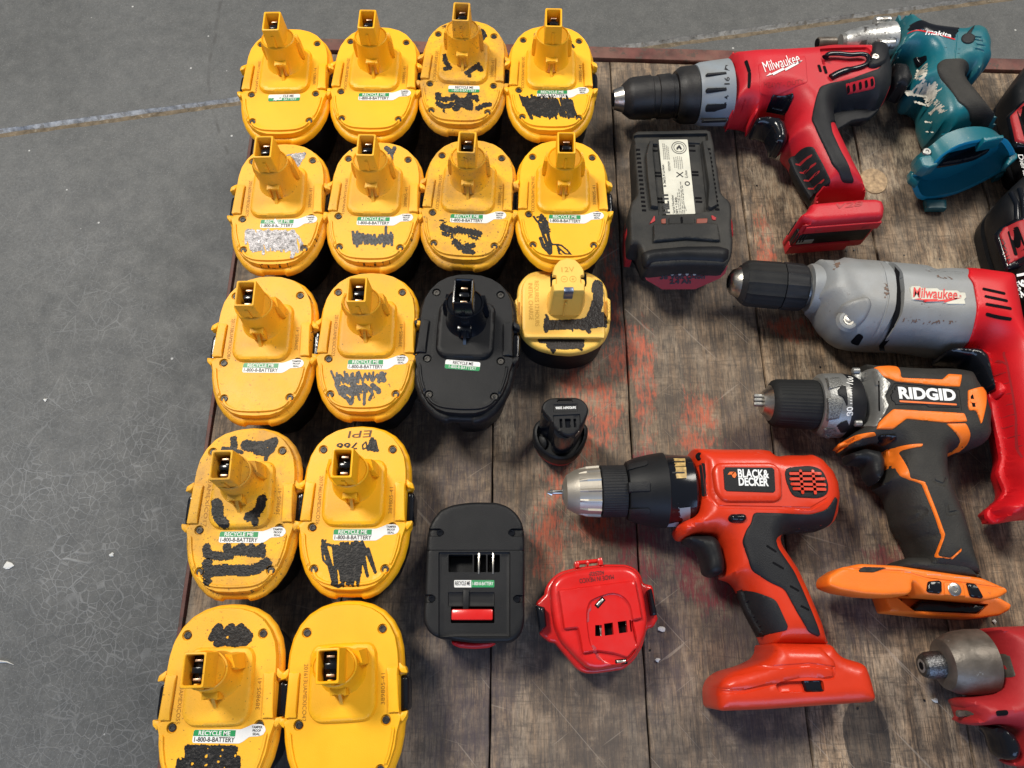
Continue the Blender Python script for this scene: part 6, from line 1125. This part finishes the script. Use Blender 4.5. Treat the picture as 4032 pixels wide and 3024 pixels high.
link('chuck_sleeve', bz.part([((128, 226), (130, 348)), ((146, 188), (150, 388)), ((185, 160), (192, 408)), ((215, 146), (220, 420)), ((260, 142), (268, 422)), ((338, 138), (348, 428))], 140, ribs(14, .075, .012, .043, .25), 18), M['satin'], root, 'satin nickel chuck sleeve')
link('screwdriver_bit', bz.part([((36, 276), (36, 288)), ((60, 262), (60, 298)), ((70, 266), (70, 294)), ((124, 266), (124, 294))], 24, ribs(4, -.35, -9, -.002, .35)), M['metal'], root); link('chuck_face', bz.part([((122, 244), (124, 330)), ((130, 236), (132, 338))], 32), M['castm'], root)

# ------------------------------------------------------------------ dull red impact driver cut by the lower right corner
K = K8; zc = .034; zt = .064
root = thing('impact_driver', 'dull red impact driver with tarnished metal nose, cut off at the lower right corner', 'impact driver', base_of(K, [(1700, 700), (2300, 800)]))
o = [(1720, 350), (1900, 345), (2133, 335), (2600, 330), (2900, 420), (2900, 900), (2600, 1020), (2450, 1100), (2500, 1400), (2600, 1900), (2250, 1900), (2133, 1620), (2050, 1655), (1950, 1605), (2040, 1570), (2068, 1450), (2040, 1340), (1950, 1265), (1800, 1250), (1600, 1258), (1540, 1232), (1508, 1180), (1490, 1100), (1490, 1050), (1520, 1000), (1650, 990), (1780, 940)]
bs = body_slab(K, o, .0012, zt, .022, .025, [kmod(K, [(1510, 1115), (1660, 1125), (1700, 1160), (1680, 1195), (1520, 1190)], .045, -.0020, .001, .002), kmod(K, [(1830, 590), (2010, 585), (2080, 815), (1940, 830)], .058, -.0010, .001, .002)], .004); h = bs.H; hb = link('body', bs.mesh(), M['red_dull'], root)
ppatch('lamp_lens', K, [(1508, 1118), (1660, 1126), (1695, 1160), (1680, 1190), (1520, 1186)], h, M['bronze'], hb, .0004, .0006, .002); dark_slot('slot', K, (1870, 1150), (1985, 1142), .0034, h, M['hole'], hb)
link('trigger', body_slab(K, [(1740, 1262), (1870, 1256), (1980, 1325), (2046, 1440), (2040, 1550), (1975, 1592), (1880, 1555), (1838, 1460), (1815, 1360)], .016, .052, .012, .014, (), .003).mesh(), M['black_gloss'], root)
ppatch('metal_tongue', K, [(1790, 600), (2010, 590), (2075, 812), (1935, 830), (1925, 790), (1780, 790)], h, M['bronze'], hb, .0014, .0016, .002)
bz = Barrel(K, zc, (1185, 705), (1850, 655))
link('gear_nose', bz.part([((1320, 520), (1400, 900)), ((1345, 450), (1410, 930)), ((1420, 390), (1480, 955)), ((1500, 360), (1540, 970)), ((1640, 345), (1650, 980)), ((1740, 352), (1770, 975))], 56), M['bronze'], root, 'tarnished metal nose')
link('nose_bore', bz.part([((1345, 545), (1425, 860)), ((1360, 540), (1440, 865))], 40), M['hole'], root)
link('collet_base', bz.part([((1300, 580), (1380, 810)), ((1390, 575), (1450, 812))], 36), M['chuck'], root)
KNR = mat('knurled_dark_steel', (.16, .16, .165), .3, metal=.9, bump=1, bs=1300, var=.4, vs=900)
link('bit_collet', bz.part([((1180, 600), (1215, 820)), ((1215, 586), (1250, 838)), ((1260, 584), (1295, 842)), ((1330, 584), (1385, 838)), ((1345, 596), (1395, 826))], 60, ribs(30, .02)), KNR, root)
c0 = bz.sr([((1180, 600), (1215, 820))])[0]; P0 = bz.p+bz.d*(c0[0]-.0016)
link('collet_ring', lathe([(0, .0066), (.0006, .0072), (.0022, .0078)], (*P0, zc), (*bz.d, 0), 32), M['steel'], root); link('hex_socket', lathe([(-.0002, .0030), (.0004, .0032)], (*P0, zc), (*bz.d, 0), 6), M['hole'], root)
link('socket_rim', lathe([(-.0001, .0046), (.0010, .0050)], (*P0, zc), (*bz.d, 0), 28), M['castm'], root)

# ------------------------------------------------------------------ small litter
WCH = mat('pale_paint_flake', (.62, .62, .60), .7, bump=.6)
def flake(u, v, z, r, label, name='paint_flake', seed=0):
    g = np.random.default_rng(seed); c = at(u, v, z); n = 9
    o = np.array([c+r*g.uniform(.45, 1.1)*np.array([math.cos(t), math.sin(t)*g.uniform(.6, 1)]) for t in np.linspace(0, 6.28, n, endpoint=False)])
    m = Slab(o, z+.0002, z+.0014, .0006, st=.002).mesh(); q = link(name, m, WCH); tag(q, label, 'debris')
flake(38, 2228, FZ, .0062, 'largest white flake lying on the concrete, near the left edge', seed=1)
flake(440, 2184, FZ, .0030, 'small tan flake on the concrete between the left edge and the platform', seed=2)
flake(180, 1575, FZ, .0026, 'small white flake on the concrete at mid height, far left', seed=3)
flake(2604, 2476, .0002, .0028, 'white crumb on the planks between the glossy red pack and the drill foot', seed=4)
flake(2588, 2596, .0002, .0024, 'pale crumb on the planks right of the glossy red pack, the nearer one', seed=5)
flake(3914, 2449, .0002, .0022, 'tiny white crumb on the planks behind the tarnished impact driver', seed=6)
flake(3678, 2757, .0002, .0026, 'white crumb on the planks beneath the knurled collet of the impact driver', seed=7)
p = at(18, 2598, FZ); q_ = link('splinter', loft([[(p[0]-.02, p[1]+.0015, FZ+.0004), (p[0]-.02, p[1]-.0030, FZ+.0004), (p[0]-.02, p[1], FZ+.0030)], [(p[0]+.003, p[1]-.0012, FZ+.0004), (p[0]+.003, p[1]-.0026, FZ+.0004), (p[0]+.003, p[1]-.0020, FZ+.0020)], [(p[0]+.0095, p[1]-.0040, FZ+.0004), (p[0]+.0095, p[1]-.0044, FZ+.0004), (p[0]+.0095, p[1]-.0042, FZ+.0008)]]), WCH); tag(q_, 'pale wood splinter on the concrete at the left edge of the picture', 'debris')
